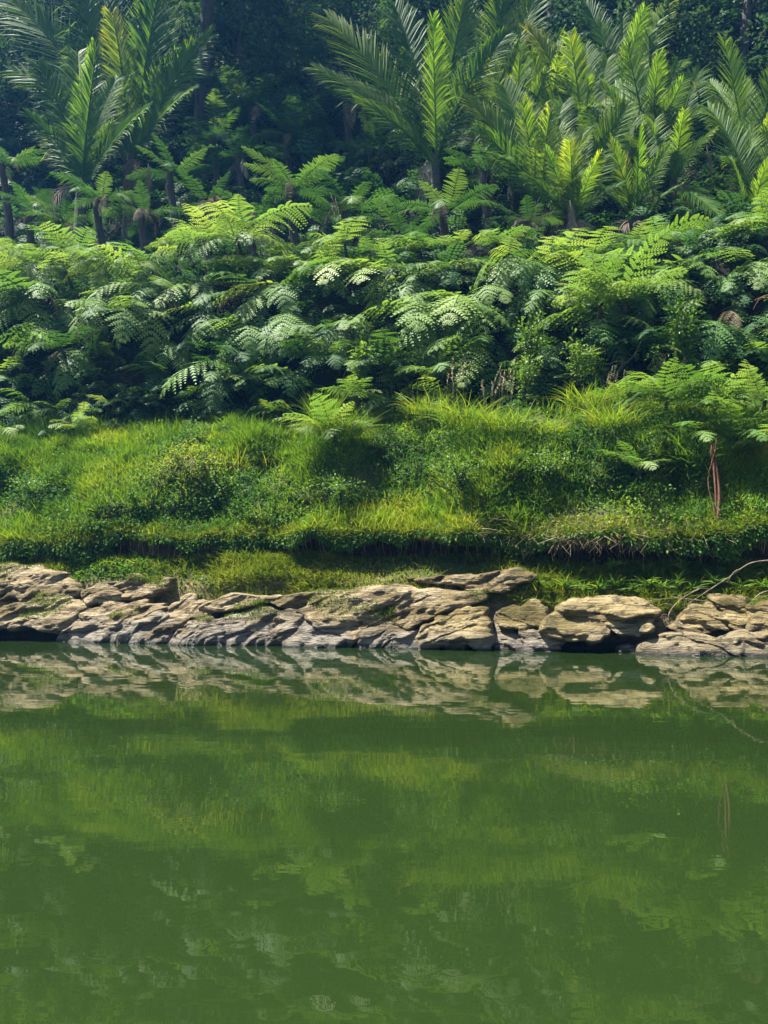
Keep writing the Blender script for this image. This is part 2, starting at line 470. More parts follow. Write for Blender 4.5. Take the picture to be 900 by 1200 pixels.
ROCK_MOSS = []
def make_rock(name, label, poly, mat, depth=0.30, lean=0.5, d0=0.12, seed=0, strata=24.0, rough=0.05, group='sandstone rocks along the waterline', power=4.5):
    poly = np.array(poly, float)
    cy = poly[:, 1].mean(); cx = poly[:, 0].mean()
    depth *= 0.62
    dc = d0 + 0.22
    _, zc = pick(cx, cy, dc)
    dc = d0 + lean * max(zc, 0)
    sz = np.array([pick(x, y, dc + 0.0) for x, y in poly])
    nP = 128
    c1 = sz.mean(0)
    sz = c1 + (sz - c1) * 1.05 + norm(sz - c1) * 0.012
    seg = np.vstack([sz, sz[:1]])
    L_ = np.concatenate([[0], np.cumsum(np.linalg.norm(np.diff(seg, axis=0), axis=1))])
    q = np.linspace(0, L_[-1], nP, endpoint=False)
    bs = np.interp(q, L_, seg[:, 0]); bz = np.interp(q, L_, seg[:, 1])
    for _ in range(2):
        bs = 0.5 * bs + 0.25 * (np.roll(bs, 1) + np.roll(bs, -1)); bz = 0.5 * bz + 0.25 * (np.roll(bz, 1) + np.roll(bz, -1))
    jag = 0.060 * fbm(bs * 6, bz * 9, seed, seed + 3, 4)
    c0 = np.array([bs.mean(), bz.mean()])
    dirs = norm(np.stack([bs, bz], 1) - c0)
    bs = bs + dirs[:, 0] * jag; bz = bz + dirs[:, 1] * jag
    zlow = bz.min() < 0.12
    rr = np.sin(np.linspace(0, 1, 40) * math.pi / 2)
    rr[0] = 0.01
    span = max(np.ptp(bs), np.ptp(bz))
    th = R(strata)
    rows = []
    for side in (1, -1):
        rs = rr if side == 1 else rr[:-1][::-1][::3]
        for r_ in rs:
            s_ = c0[0] + (bs - c0[0]) * r_
            z_ = c0[1] + (bz - c0[1]) * r_
            bul = depth * (1 - r_ ** power) ** (1 / power)
            if side == 1:
                dd = dc + lean * (z_ - zc) - bul
                al = s_ * math.cos(th) + z_ * math.sin(th)
                ac = z_ * math.cos(th) - s_ * math.sin(th)
                ac = ac + 0.10 * fbm(al * 1.6, ac * 2.0, seed, seed + 70, 3)
                lay = ac * 6.5 + 0.4 * fbm(al * 1.1, ac * 3, seed + 2, seed + 20, 2)
                fr = lay - np.floor(lay)
                step = (0.75 * fr ** 2.2 - 0.45) * (0.55 + 0.45 * vnoise(np.floor(lay) * 3.1, al * 1.3, seed))
                big = fbm(al * 1.5, ac * 3.5, seed * 1.7, seed, 3)
                pit = np.clip(fbm(al * 2.6, ac * 6.0, seed + 9.1, seed + 30, 3) - 0.30, 0, 1)
                nz_ = -0.045 * step + 0.08 * big - 0.12 * pit + 0.040 * fbm(al * 6, ac * 13, seed, seed + 8, 4)
                dd = dd - nz_ * min(1.0, 0.35 + 0.5 * span)
            else:
                dd = dc + lean * (z_ - zc) + bul * 1.3
            if zlow and side == 1:
                z_ = np.where(z_ < 0.1, z_ - 0.12 * sstep(0.1, -0.02, z_), z_)
            rows.append(bank(s_, dd, z_))
    V = np.stack(rows)                                    # rings
    nr = len(rows)
    I = np.arange(nr - 1)[:, None] * nP; J = np.arange(nP)[None]; K = (J + 1) % nP
    f = np.stack([I + J, I + K, I + nP + K, I + nP + J], -1).reshape(-1, 4)
    cen = bank(c0[0], dc, zc)
    mb = MB(); mb.add(V.reshape(-1, 3) - cen, f)
    me = mb.mesh(name, mat, True)
    o = link(name, me)
    o.location = tuple(cen)
    vn = np.zeros(len(me.vertices) * 3); me.vertices.foreach_get('normal', vn); vn = vn.reshape(-1, 3)
    vp = V.reshape(-1, 3)
    k_ = (vn[:, 2] > 0.35) & (vp[:, 2] > 0.30) & (fbm(vp[:, 0] * 1.8, vp[:, 1] * 1.8, vp[:, 2] * 2.5, 61, 3) + 0.5 * (vp[:, 2] - 0.75) - 0.25 * sstep(-2.3, -3.2, vp[:, 0]) > 0.22)
    ROCK_MOSS.append((vp[k_], vn[k_]))
    tag(o, label, 'rock', group)
    return o

RK = [
 ('flat_rock', 'pale flat topped rock slab highest at the left end of the ledge', z1([(-70, 110), (0, 92), (90, 80), (200, 105), (300, 140), (390, 200), (370, 245), (180, 242), (60, 232), (30, 190), (-70, 185)]), M_ROCK, 0.34, 0.75, 0.10),
 ('flat_rock', 'long rounded tan slab low at left over a dark hollow at the water', z1([(-90, 300), (0, 285), (150, 250), (330, 250), (385, 280), (350, 375), (290, 395), (200, 372), (80, 370), (0, 395), (-90, 400)]), M_ROCK, 0.34, 0.75, 0.0),
 ('rock', 'small tan lump wedged between the two left slabs', z1([(400, 200), (480, 185), (575, 232), (560, 268), (440, 268), (395, 240)]), M_ROCK, 0.20, 0.6, 0.15),
 ('flat_rock', 'tan overhanging rock under the moss fringe left of the grey triangular rock', z1([(490, 165), (600, 145), (765, 145), (775, 200), (690, 238), (600, 232), (520, 190)]), M_ROCK, 0.28, 0.6, 0.16),
 ('flat_rock', 'tan slab with diagonal strata sloping down to the water beside the grey triangular rock', z1([(350, 310), (480, 272), (620, 255), (720, 290), (640, 360), (530, 450), (420, 450), (300, 430), (320, 380)]), M_ROCK, 0.24, 0.75, 0.02),
 ('rock', 'low rock with a green moss streak at its foot at the waterline', z1([(570, 440), (590, 395), (660, 345), (730, 315), (800, 360), (795, 420), (720, 460), (600, 460)]), M_ROCKG, 0.22, 0.7, 0.0),
 ('rock', 'pale grey triangular rock standing at the waterline', [(198, 758), (210, 741), (222, 728), (237, 721), (250, 730), (262, 742), (268, 758)], M_ROCKG, 0.26, 0.6, -0.06),
 ('rock', 'brown rock block behind and above the grey triangular rock', [(196, 722), (206, 705), (225, 698), (246, 712), (250, 726), (236, 724), (220, 732)], M_ROCK, 0.2, 0.6, 0.12),
 ('flat_rock', 'narrow ridged slab below the mossy ledge with a black crack under it', z2([(95, 268), (220, 215), (420, 235), (600, 200), (700, 208), (640, 255), (480, 287), (400, 262), (250, 290), (150, 305)]), M_ROCK, 0.28, 0.7, 0.10),
 ('flat_rock', 'broad grey brown slab at the water below the narrow ridged slab', z2([(120, 350), (280, 290), (400, 295), (590, 320), (680, 395), (760, 430), (700, 460), (420, 465), (250, 450), (170, 440)]), M_ROCKG, 0.30, 0.8, 0.0),
 ('flat_rock', 'largest tan sandstone slab with hollows in the middle of the ledge', [(352, 716), (382, 703), (409, 692), (450, 688), (470, 687), (517, 694), (563, 694), (566, 704), (542, 710), (529, 720), (499, 726), (481, 737), (463, 732), (446, 738), (424, 748), (405, 742), (374, 726)], M_ROCK, 0.36, 0.75, 0.04),
 ('rock', 'low dark grey rock at the water under the largest tan slab', z3([(-90, 400), (0, 368), (100, 368), (190, 390), (222, 450), (60, 465), (-60, 460)]), M_ROCKG, 0.24, 0.7, 0.02),
 ('boulder', 'smooth wedge shaped boulder just left of the open cleft', z3([(212, 400), (222, 365), (290, 325), (440, 280), (492, 283), (540, 405), (530, 450), (440, 455), (340, 450), (225, 445)]), M_ROCKM, 0.34, 0.65, -0.05),
 ('flat_rock', 'pale thin ledge rock roofing the open cleft', z3([(150, 150), (300, 138), (500, 128), (640, 98), (715, 140), (690, 168), (560, 212), (500, 202), (400, 177), (250, 170)]), M_ROCK, 0.24, 0.7, 0.16),
 ('rock', 'steep damp rock forming the right wall of the open cleft', z3([(545, 330), (575, 320), (640, 390), (720, 450), (700, 475), (570, 475), (540, 440)]), M_ROCKG, 0.2, 0.6, 0.12),
 ('rock', 'moss topped rock just right of the open cleft', z3([(545, 300), (640, 262), (720, 262), (800, 290), (780, 370), (690, 388), (610, 372)]), M_ROCKM, 0.28, 0.7, 0.05),
 ('rock', 'grey pitted rock at the water below the moss topped rock', z3([(670, 395), (760, 382), (850, 390), (880, 430), (830, 475), (700, 475)]), M_ROCKG, 0.2, 0.7, 0.02),
 ('boulder', 'big ochre overhanging boulder above the black hollow at right', [(636, 727), (650, 714), (668, 708), (700, 702), (740, 704), (762, 710), (771, 720), (762, 737), (745, 744), (722, 742), (713, 734), (706, 744), (690, 750), (672, 750), (652, 746), (640, 738)], M_ROCKM, 0.42, 0.75, -0.02),
 ('boulder', 'rounded mossy boulder in the middle of the right hand rocks', z4([(460, 370), (500, 300), (540, 262), (630, 258), (735, 335), (700, 385), (560, 400)]), M_ROCKM, 0.3, 0.8, 0.12),
 ('boulder', 'mossy boulder beneath the bleached driftwood branch', z4([(655, 245), (720, 228), (790, 232), (808, 330), (750, 395), (705, 335)]), M_ROCKM, 0.26, 0.7, 0.14),
 ('boulder', 'mossy boulder furthest right against the picture edge', z4([(800, 270), (860, 245), (960, 240), (960, 400), (860, 400), (795, 375)]), M_ROCKM, 0.32, 0.7, 0.08),
 ('flat_rock', 'cracked pale slab along the water in the right corner', z4([(330, 450), (450, 395), (560, 400), (640, 415), (780, 395), (1000, 390), (1000, 530), (700, 525), (560, 510), (420, 515), (340, 500)]), M_ROCKM, 0.30, 0.8, -0.06),
 ('flat_rock', 'thin flat rock awash under the black hollow at right', z4([(170, 500), (240, 450), (400, 470), (470, 500), (400, 525), (200, 525)]), M_ROCKG, 0.2, 0.9, 0.0),
]
for k, (nm, lb, po, mt, dp, ln, d0) in enumerate(RK):
    make_rock(nm, lb, po, mt, dp, ln, d0, seed=k + 3, strata=24 if k < 14 else -8)
# the ledge goes on past both sides of the photograph
for k, (x, y, w, h) in enumerate([(-150, 712, 170, 60), (-330, 708, 200, 66), (1060, 735, 190, 80), (1260, 745, 220, 80)]):
    pts = [(x + w / 2 * math.cos(a) * (0.9 + 0.2 * random.random()), y + h / 2 * math.sin(a)) for a in np.arange(12) * math.pi / 6]
    make_rock('flat_rock', ['rounded slab just beyond the left picture edge', 'second slab beyond the left picture edge', 'rounded slab just beyond the right picture edge', 'second slab beyond the right picture edge'][k], pts, M_ROCK, 0.4, 0.7, 0.05, seed=40 + k)

# ------------------------------------------------------------------ fern and palm fronds
def fern_frond(bend, width, npin, nsub, seed, droop=0.35, petiole=0.12, curl=0.0, fwd=28, ragged=0.0, pin_w=0.56, pw=0.95):
    rs = np.random.RandomState(seed)
    mb = MB()
    n = 40
    t = np.linspace(0, 1, n)
    ang = -R(bend) * t ** 1.4
    yaw = curl * t ** 2
    tx = np.stack([np.cos(ang) * np.cos(yaw), np.cos(ang) * np.sin(yaw), np.sin(ang)], -1)
    pos = np.vstack([[0, 0, 0], np.cumsum((tx[1:] + tx[:-1]) / 2 / (n - 1), axis=0)])
    mb.tube(pos[:-1], 0.006 * (1 - 0.8 * t[:-1]), 3, 0.2)
    for i in range(npin):
        ti = petiole + (0.99 - petiole) * (i + 0.5) / npin
        pr = (math.sin(math.pi * min(1, ((ti - petiole) / (1 - petiole)) ** 0.75 * 0.93 + 0.07))) ** 0.75
        for sd in (1, -1):
            if rs.rand() < ragged: continue
            k = ti * (n - 1); k0 = int(k)
            T = tx[min(k0, n - 1)]
            P = pos[k0] + (pos[min(k0 + 1, n - 1)] - pos[k0]) * (k - k0)
            Bv = norm(np.cross([0, 0, 1], T)) * sd
            N = np.cross(T, Bv * sd); N = norm(N)
            f = R(fwd + 22 * ti + rs.uniform(-5, 5))
            l = width * pr * rs.uniform(0.88, 1.1)
            if l < 0.015: continue
            A = norm(Bv * math.cos(f) + T * math.sin(f) + N * rs.uniform(-0.28, 0.10))
            ns = max(3, int(nsub * (0.45 + 0.55 * pr)))
            tint = 0.45 + 0.35 * rs.uniform(-0.5, 0.5) + 0.25 * ti
            dr = droop * rs.uniform(0.7, 1.3)
            C = norm(np.cross(N, A))
            vv = (np.arange(ns) + 0.5) / ns
            base = P + A * l * vv[:, None] - N * (dr * l * vv ** 2)[:, None]
            sp = l / ns
            pl = (0.99 - petiole) / npin * pin_w * (1 - vv) ** 0.6 * (0.6 + 0.4 * np.sin(vv * 3.0)) + 0.004
            for s2 in (1, -1):
                D_ = norm(C * s2 * 0.86 + A * 0.5 - N * 0.10)
                tip = base + D_ * pl[:, None]
                w = sp * pw
                a = base + A * (w * 0.5)
                c_ = base - A * (w * 0.5)
                q = np.stack([c_, tip - A * (w * 0.10), tip + A * (w * 0.22), a], 1)
                mb.add(q.reshape(-1, 3), np.arange(ns * 4).reshape(ns, 4), np.clip(tint, 0, 1))
            # midrib strip
            tp = P + A * l - N * dr * l
            wv = C * 0.0035
            mb.add([P - wv, base[ns // 2] - wv, base[ns // 2] + wv, P + wv], [[0, 1, 2, 3]], tint)
            mb.add([base[ns // 2] - wv, tp, tp + wv * .1, base[ns // 2] + wv], [[0, 1, 2, 3]], tint)
    return mb

FERN = []      # mesh variants: gently arched .. strongly drooping
for k, (bd, wd) in enumerate([(40, 0.26), (52, 0.29), (62, 0.27), (72, 0.29), (84, 0.28), (56, 0.24)]):
    FERN.append(fern_frond(bd, wd, 12, 8, 100 + k, 0.20, 0.07, random.uniform(-0.6, 0.6), 24))
FM = {nm: [b_.mesh('frond_' + nm, mt) for b_ in FERN] for nm, mt in (('green', M_FERN), ('bright', M_CREST), ('dark', M_DARKF))}
LACY = [fern_frond(bd, wd, 17, 12, 200 + k, 0.40, 0.22, random.uniform(-0.6, 0.6), 20) for k, (bd, wd) in enumerate([(35, 0.30), (60, 0.33), (80, 0.30)])]
FM['lacy'] = [b_.mesh('frond_lacy', M_CREST) for b_ in LACY]
FLAT = [fern_frond(bd, wd, 20, 9, 300 + k, 0.22, 0.10, random.uniform(-0.3, 0.3), 18) for k, (bd, wd) in enumerate([(40, 0.20), (55, 0.22), (70, 0.21), (30, 0.19)])]
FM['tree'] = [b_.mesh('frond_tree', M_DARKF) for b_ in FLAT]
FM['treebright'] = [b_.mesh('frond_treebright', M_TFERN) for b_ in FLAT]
DEADF = [fern_frond(bd, wd, 16, 7, 400 + k, 0.9, 0.08, random.uniform(-0.6, 0.6), 40, 0.12) for k, (bd, wd) in enumerate([(110, 0.15), (140, 0.13), (90, 0.16)])]
FM['dead'] = [b_.mesh('frond_dead', M_DEAD) for b_ in DEADF]

def stem_mesh(L_, r0, r1, mat, seed=1):
    mb = MB()
    t = np.linspace(0, 1, 9)
    rs = np.random.RandomState(seed)
    p_ = np.stack([0.05 * L_ * np.sin(t * 3 + seed), 0.05 * L_ * np.cos(t * 2.3 + seed) - 0.05 * L_, -L_ * t], -1)
    mb.tube(p_, r0 + (r1 - r0) * t + 0.12 * r0 * rs.uniform(-1, 1, 9), 7, 0.4)
    return mb.mesh('stem', mat, True)
STEM_S = stem_mesh(0.35, 0.025, 0.035, M_BARK, 3)
STEM_M = Matrix.Rotation(math.atan2(BN[1], BN[0]), 4, 'Z') @ Matrix.Rotation(R(-55), 4, 'Y')
STEM_T = stem_mesh(2.2, 0.075, 0.11, M_BARK, 5)

AZ_CAM = math.atan2(-BN[1], -BN[0])
def fmat(az, el, roll, sc):
    return (Matrix.Rotation(az, 4, 'Z') @ Matrix.Rotation(-el, 4, 'Y') @ Matrix.Rotation(roll, 4, 'X')) @ Matrix.Diagonal((sc, sc, sc, 1))

def fern(loc, label, group, n=8, size=0.9, kinds=('green',), spread=100, el=(5, 45), stem=STEM_S, cat='fern', name='fern', dead=0, az0=AZ_CAM, sj=0.2):
    o = root(name, loc, label, cat, group)
    ph = random.uniform(-10, 10)
    for i in range(n):
        a = az0 + R(-spread + 2 * spread * (i + 0.5) / n + random.uniform(-0.7, 0.7) * spread / n + ph)
        e = R(random.uniform(*el))
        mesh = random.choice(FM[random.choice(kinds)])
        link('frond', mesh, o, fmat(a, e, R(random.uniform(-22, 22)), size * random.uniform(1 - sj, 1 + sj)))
    for i in range(dead):
        a = az0 + R(random.uniform(-80, 80))
        link('dead_frond', random.choice(FM['dead']), o, fmat(a, R(random.uniform(-35, 22)), R(random.uniform(-30, 30)), size * random.uniform(0.6, 0.95)))
    link('trunk' if stem is STEM_T else 'stem', stem, o, Matrix.Identity(4) if stem is STEM_T else STEM_M)
    return o

def ordinal(n):
    w = ['first', 'second', 'third', 'fourth', 'fifth', 'sixth', 'seventh', 'eighth', 'ninth', 'tenth', 'eleventh', 'twelfth', 'thirteenth', 'fourteenth', 'fifteenth',
         'sixteenth', 'seventeenth', 'eighteenth', 'nineteenth', 'twentieth', 'twenty-first', 'twenty-second', 'twenty-third', 'twenty-fourth', 'twenty-fifth', 'twenty-sixth', 'twenty-seventh', 'twenty-eighth', 'twenty-ninth', 'thirtieth']
    return w[n]

# the curtain of ferns on the steep bank, row by row; each row runs past both picture edges
ROWS = [  # name, y of the crowns left/right, d, spacing px, size, kinds, elevation, look
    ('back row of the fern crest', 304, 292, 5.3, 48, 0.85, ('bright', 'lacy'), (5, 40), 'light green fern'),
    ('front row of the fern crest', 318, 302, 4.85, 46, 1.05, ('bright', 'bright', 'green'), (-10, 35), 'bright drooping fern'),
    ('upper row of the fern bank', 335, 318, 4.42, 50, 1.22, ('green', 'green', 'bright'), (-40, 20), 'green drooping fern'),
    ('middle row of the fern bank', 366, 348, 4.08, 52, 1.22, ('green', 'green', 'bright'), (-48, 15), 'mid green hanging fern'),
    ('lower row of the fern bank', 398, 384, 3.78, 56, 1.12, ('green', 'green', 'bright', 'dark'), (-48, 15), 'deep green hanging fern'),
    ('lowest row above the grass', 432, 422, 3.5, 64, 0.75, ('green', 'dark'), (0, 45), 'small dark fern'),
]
for ri, (rn, yl, yr, d, sp, size, kinds, el, adj) in enumerate(ROWS):
    x = -140 + random.uniform(0, 20); k = 0
    while x < 1045:
        f_ = (x + 100) / 1100
        y = yl + (yr - yl) * f_ + random.uniform(-24, 24) + 10 * math.sin(x * 0.013 + ri)
        if not (ri == 5 and (470 < x < 600)):
            kk = kinds
            if ri == 1 and x < 300: kk = ('lacy', 'lacy', 'bright')
            if ri == 0 and x > 420: kk = ('bright', 'green')
            if -25 < x < 925:
                lb = f'{adj} in the {rn}, {ordinal(k)} from the left'; k += 1
            else:
                lb = f'{adj} in the {rn}, outside the picture'
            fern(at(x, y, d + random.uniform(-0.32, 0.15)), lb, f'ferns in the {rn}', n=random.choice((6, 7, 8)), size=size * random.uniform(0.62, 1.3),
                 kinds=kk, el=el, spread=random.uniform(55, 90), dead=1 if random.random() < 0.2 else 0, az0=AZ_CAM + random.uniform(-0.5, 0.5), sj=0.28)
        x += sp * random.uniform(0.7, 1.3)

# the dark mass of fronds close to the slope, behind the ferns one can tell apart
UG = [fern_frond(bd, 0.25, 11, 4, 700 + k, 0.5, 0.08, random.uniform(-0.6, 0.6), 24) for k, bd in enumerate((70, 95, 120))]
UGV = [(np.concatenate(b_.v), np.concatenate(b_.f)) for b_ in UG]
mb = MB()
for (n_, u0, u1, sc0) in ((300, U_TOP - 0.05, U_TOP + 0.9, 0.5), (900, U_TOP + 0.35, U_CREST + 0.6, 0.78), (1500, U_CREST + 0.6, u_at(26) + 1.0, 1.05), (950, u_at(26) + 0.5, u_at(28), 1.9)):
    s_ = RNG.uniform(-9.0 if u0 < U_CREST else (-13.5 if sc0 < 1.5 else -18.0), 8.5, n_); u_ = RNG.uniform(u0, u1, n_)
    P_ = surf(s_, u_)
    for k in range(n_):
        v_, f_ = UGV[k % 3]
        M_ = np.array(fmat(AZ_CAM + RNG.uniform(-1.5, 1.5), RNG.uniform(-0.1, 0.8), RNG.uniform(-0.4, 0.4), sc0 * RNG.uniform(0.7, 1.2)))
        mb.add(v_ @ M_[:3, :3].T + P_[k], f_, np.clip(RNG.uniform(0.0, 0.75) * (1.0 if u0 < U_CREST else 0.75), 0, 1))  # lower tint past the crest puts canopy shade into the colour
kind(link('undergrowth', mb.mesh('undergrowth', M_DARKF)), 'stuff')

# single ferns in and around the grass
SOLO = [
 (388, 508, 1.75, 0.62, ('lacy', 'bright'), 9, 'yellow green fern mixed with long grass in the middle of the grassy bank'),
 (92, 502, 2.55, 0.40, ('green', 'bright'), 7, 'small green fern on the dark slope at far left of the grass'),
 (8, 505, 2.55, 0.42, ('bright', 'green'), 7, 'bright fern at the left picture edge where grass meets ferns'),
 (415, 465, 2.5, 0.45, ('green', 'bright'), 7, 'leafy green fern just above the yellow green fern'),
 (515, 440, 3.0, 0.66, ('bright', 'lacy'), 9, 'upright light fern behind the long pale grass'),
 (747, 548, 1.35, 0.42, ('bright', 'green'), 7, 'pale green fern hanging beside the dark hollow in the grass'),
 (778, 470, 1.95, 0.60, ('green', 'bright'), 9, 'fern on the upper right grass left of the reddish stem'),
 (835, 478, 1.95, 0.62, ('green', 'bright'), 9, 'fern directly above the reddish fibrous stem'),
 (893, 470, 2.0, 0.64, ('bright', 'green'), 9, 'fern at the right edge above the grassy bank'),
 (860, 515, 1.65, 0.55, ('bright', 'green'), 8, 'low bright fern with a long frond just right of the reddish stem'),
 (905, 520, 1.6, 0.55, ('bright',), 8, 'low bright fern cut off by the right picture edge'),
 (805, 512, 1.65, 0.48, ('green',), 7, 'small dark fern over the shaded hollow near the reddish stem'),
 (735, 470, 2.2, 0.42, ('green', 'lacy'), 7, 'small soft fern in the grass below the twiggy saplings'),
 (700, 360, 3.2, 0.75, ('bright', 'green'), 8, 'pale spreading fern with three broad fronds in front of the dark right bank'),
 (730, 355, 3.15, 0.80, ('bright',), 7, 'pale fern with long hanging tips beside the spreading fern'),
]
for x, y, d, sz, kk, n, lb in SOLO:
    fern(at(x, y, d), lb, 'single ferns on the grassy bank', n=n, size=sz * 1.3, kinds=kk, el=(10, 60), spread=120)

x, k = -60.0, 0
while x < 960:
    if random.random() < 0.68 and not 340 < x < 430:
        y = random.uniform(452, 492) - 0.012 * x
        d = 3.25 - (y - 452) * 0.016
        if -15 < x < 915:
            lb = f'small low fern on the top edge of the grass, {ordinal(k)} from the left'; k += 1
        else:
            lb = 'small low fern on the top edge of the grass, outside the picture'
        fern(at(x, y, d), lb, 'small ferns along the top edge of the grass', n=random.choice((5, 6, 7)), size=random.uniform(0.38, 0.75), kinds=('green', 'dark', 'green', 'bright'), el=(-15, 45), spread=100)
    x += random.uniform(26, 62)

# tree ferns between the crest and the palms
TF = [
 (345, 225, 6.6, 1.30, ('treebright',), 11, 'large tree fern with an upright frond in the centre left gap', 1),
 (410, 250, 6.4, 1.20, ('treebright', 'tree'), 11, 'tree fern with flat spreading fronds right of the large one', 1),
 (300, 262, 6.2, 1.00, ('tree',), 9, 'dark tree fern low behind the crest at centre left', 4),
 (525, 250, 6.2, 1.15, ('treebright',), 10, 'tree fern with pale layered fronds under the middle palm', 4),
 (572, 205, 6.8, 1.10, ('treebright', 'tree'), 10, 'tree fern standing right against the middle palm', 1),
 (120, 236, 6.1, 1.0, ('tree', 'treebright'), 8, 'half withered tree fern at the foot of the left palm', 5),
 (172, 252, 5.9, 0.95, ('tree',), 5, 'pale withered fern right of the left palm foot', 6),
 (243, 238, 6.2, 1.05, ('tree',), 5, 'brown withered tree fern alone in the dark gap', 7),
 (75, 262, 6.0, 0.85, ('tree', 'treebright'), 9, 'small tree fern hiding the foot of the front left palm', 2),
 (40, 250, 6.3, 0.9, ('tree', 'treebright'), 9, 'spreading tree fern left of the front left palm foot', 2),
 (10, 195, 7.4, 0.95, ('tree', 'treebright'), 10, 'layered tree fern at the left edge beside the palm', 2),
 (-60, 240, 6.8, 1.1, ('tree',), 10, 'tree fern just past the left picture edge', 1),
 (470, 275, 5.9, 0.9, ('tree',), 9, 'low dark tree fern behind the middle crest', 5),
 (620, 262, 5.9, 0.8, ('treebright', 'tree'), 8, 'small tree fern under the right palms', 3),
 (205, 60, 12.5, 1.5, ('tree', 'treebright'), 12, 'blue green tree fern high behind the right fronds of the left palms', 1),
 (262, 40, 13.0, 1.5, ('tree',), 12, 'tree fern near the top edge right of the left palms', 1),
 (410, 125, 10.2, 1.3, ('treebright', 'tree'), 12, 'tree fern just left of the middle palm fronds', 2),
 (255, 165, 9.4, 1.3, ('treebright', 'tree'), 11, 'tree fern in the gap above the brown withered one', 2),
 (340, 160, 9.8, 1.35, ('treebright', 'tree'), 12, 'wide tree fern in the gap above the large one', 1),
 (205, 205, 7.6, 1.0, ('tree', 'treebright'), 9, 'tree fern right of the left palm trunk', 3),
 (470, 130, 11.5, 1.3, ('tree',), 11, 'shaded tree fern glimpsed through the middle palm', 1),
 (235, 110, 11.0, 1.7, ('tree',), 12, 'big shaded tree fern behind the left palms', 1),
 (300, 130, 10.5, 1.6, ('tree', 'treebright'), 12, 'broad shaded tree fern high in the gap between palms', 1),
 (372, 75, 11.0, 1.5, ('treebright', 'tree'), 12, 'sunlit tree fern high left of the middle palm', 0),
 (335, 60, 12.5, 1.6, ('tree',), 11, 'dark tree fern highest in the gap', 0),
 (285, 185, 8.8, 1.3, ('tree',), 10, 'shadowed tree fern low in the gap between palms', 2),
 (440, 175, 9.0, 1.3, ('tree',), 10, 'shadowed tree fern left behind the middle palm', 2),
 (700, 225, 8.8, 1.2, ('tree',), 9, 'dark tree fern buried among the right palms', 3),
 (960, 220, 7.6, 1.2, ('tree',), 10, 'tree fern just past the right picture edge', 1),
]
for x, y, d, sz, kk, n, lb, dd in TF:
    fern(at(x, y, d), lb, 'tree ferns behind the fern bank', n=n, size=sz, kinds=kk, el=(5, 50), spread=150, stem=STEM_T, name='tree_fern', cat='tree fern', dead=dd)

def palm_frond(base, ctrl, tip, nhint, width, seed, nl=44, yellow=0.0, V=0.22, droop=0.25):
    rs = np.random.RandomState(seed)
    base, ctrl, tip = (np.asarray(a, float) for a in (base, ctrl, tip))
    n = 50
    t = np.linspace(0, 1, n)[:, None]
    pos = (1 - t) ** 2 * base + 2 * t * (1 - t) * ctrl + t * t * tip
    tg = norm(np.gradient(pos, axis=0))
    Ltot = np.linalg.norm(np.diff(pos, axis=0), axis=1).sum()
    mb = MB()
    mb.tube(pos[:-1], (0.022 * (1 - t[:-1, 0]) ** 0.8 + 0.004) * Ltot / 2.6, 5, 0.45)
    W = width * Ltot
    for i in range(nl):
        ti = 0.10 + 0.89 * (i + 0.5) / nl
        for sd in (1, -1):
            if rs.rand() < 0.03: continue
            k = min(ti + rs.uniform(-0.006, 0.006), 0.995) * (n - 1); k0 = int(k)
            T = tg[k0]; P = pos[k0] + (pos[min(k0 + 1, n - 1)] - pos[k0]) * (k - k0)
            N = norm(nhint - T * np.dot(nhint, T))
            B_ = np.cross(T, N) * sd
            pr = min(1, 0.55 + 2.2 * (ti - 0.1)) * (1 - 0.62 * ti ** 3.0)
            l = W * pr * rs.uniform(0.9, 1.08)
            f = R(52 - 25 * ti + rs.uniform(-5, 5))
            A = norm(T * math.cos(f) + (B_ * math.cos(V) + N * math.sin(V)) * math.sin(f))
            q = np.linspace(0, 1, 5)
            dr = droop * (rs.uniform(0.4, 1.5) if rs.rand() > 0.08 else rs.uniform(2, 4))
            mid = P + A * (l * q)[:, None] + np.array([0, 0, -1.0]) * (dr * l * q ** 2.2)[:, None]
            wv = norm(np.cross(A, N) * 0.75 + N * 0.55 * sd * rs.uniform(0.2, 1.4)) * (0.0140 * Ltot / 2.6)
            prof = np.array([0.45, 1.0, 0.95, 0.62, 0.05])
            a = mid + wv * prof[:, None]; b_ = mid - wv * prof[:, None]
            vs = np.stack([a, b_], 1).reshape(-1, 3)
            j = np.arange(4) * 2
            fs = np.stack([j, j + 1, j + 3, j + 2], -1)
            tt = np.clip(0.37 + 0.20 * rs.uniform(-1, 1) + yellow * (0.15 + 0.45 * ti) + 0.16 * np.repeat(q, 2) ** 2, 0, 1)
            mb.add(vs, fs, tt)
    return mb

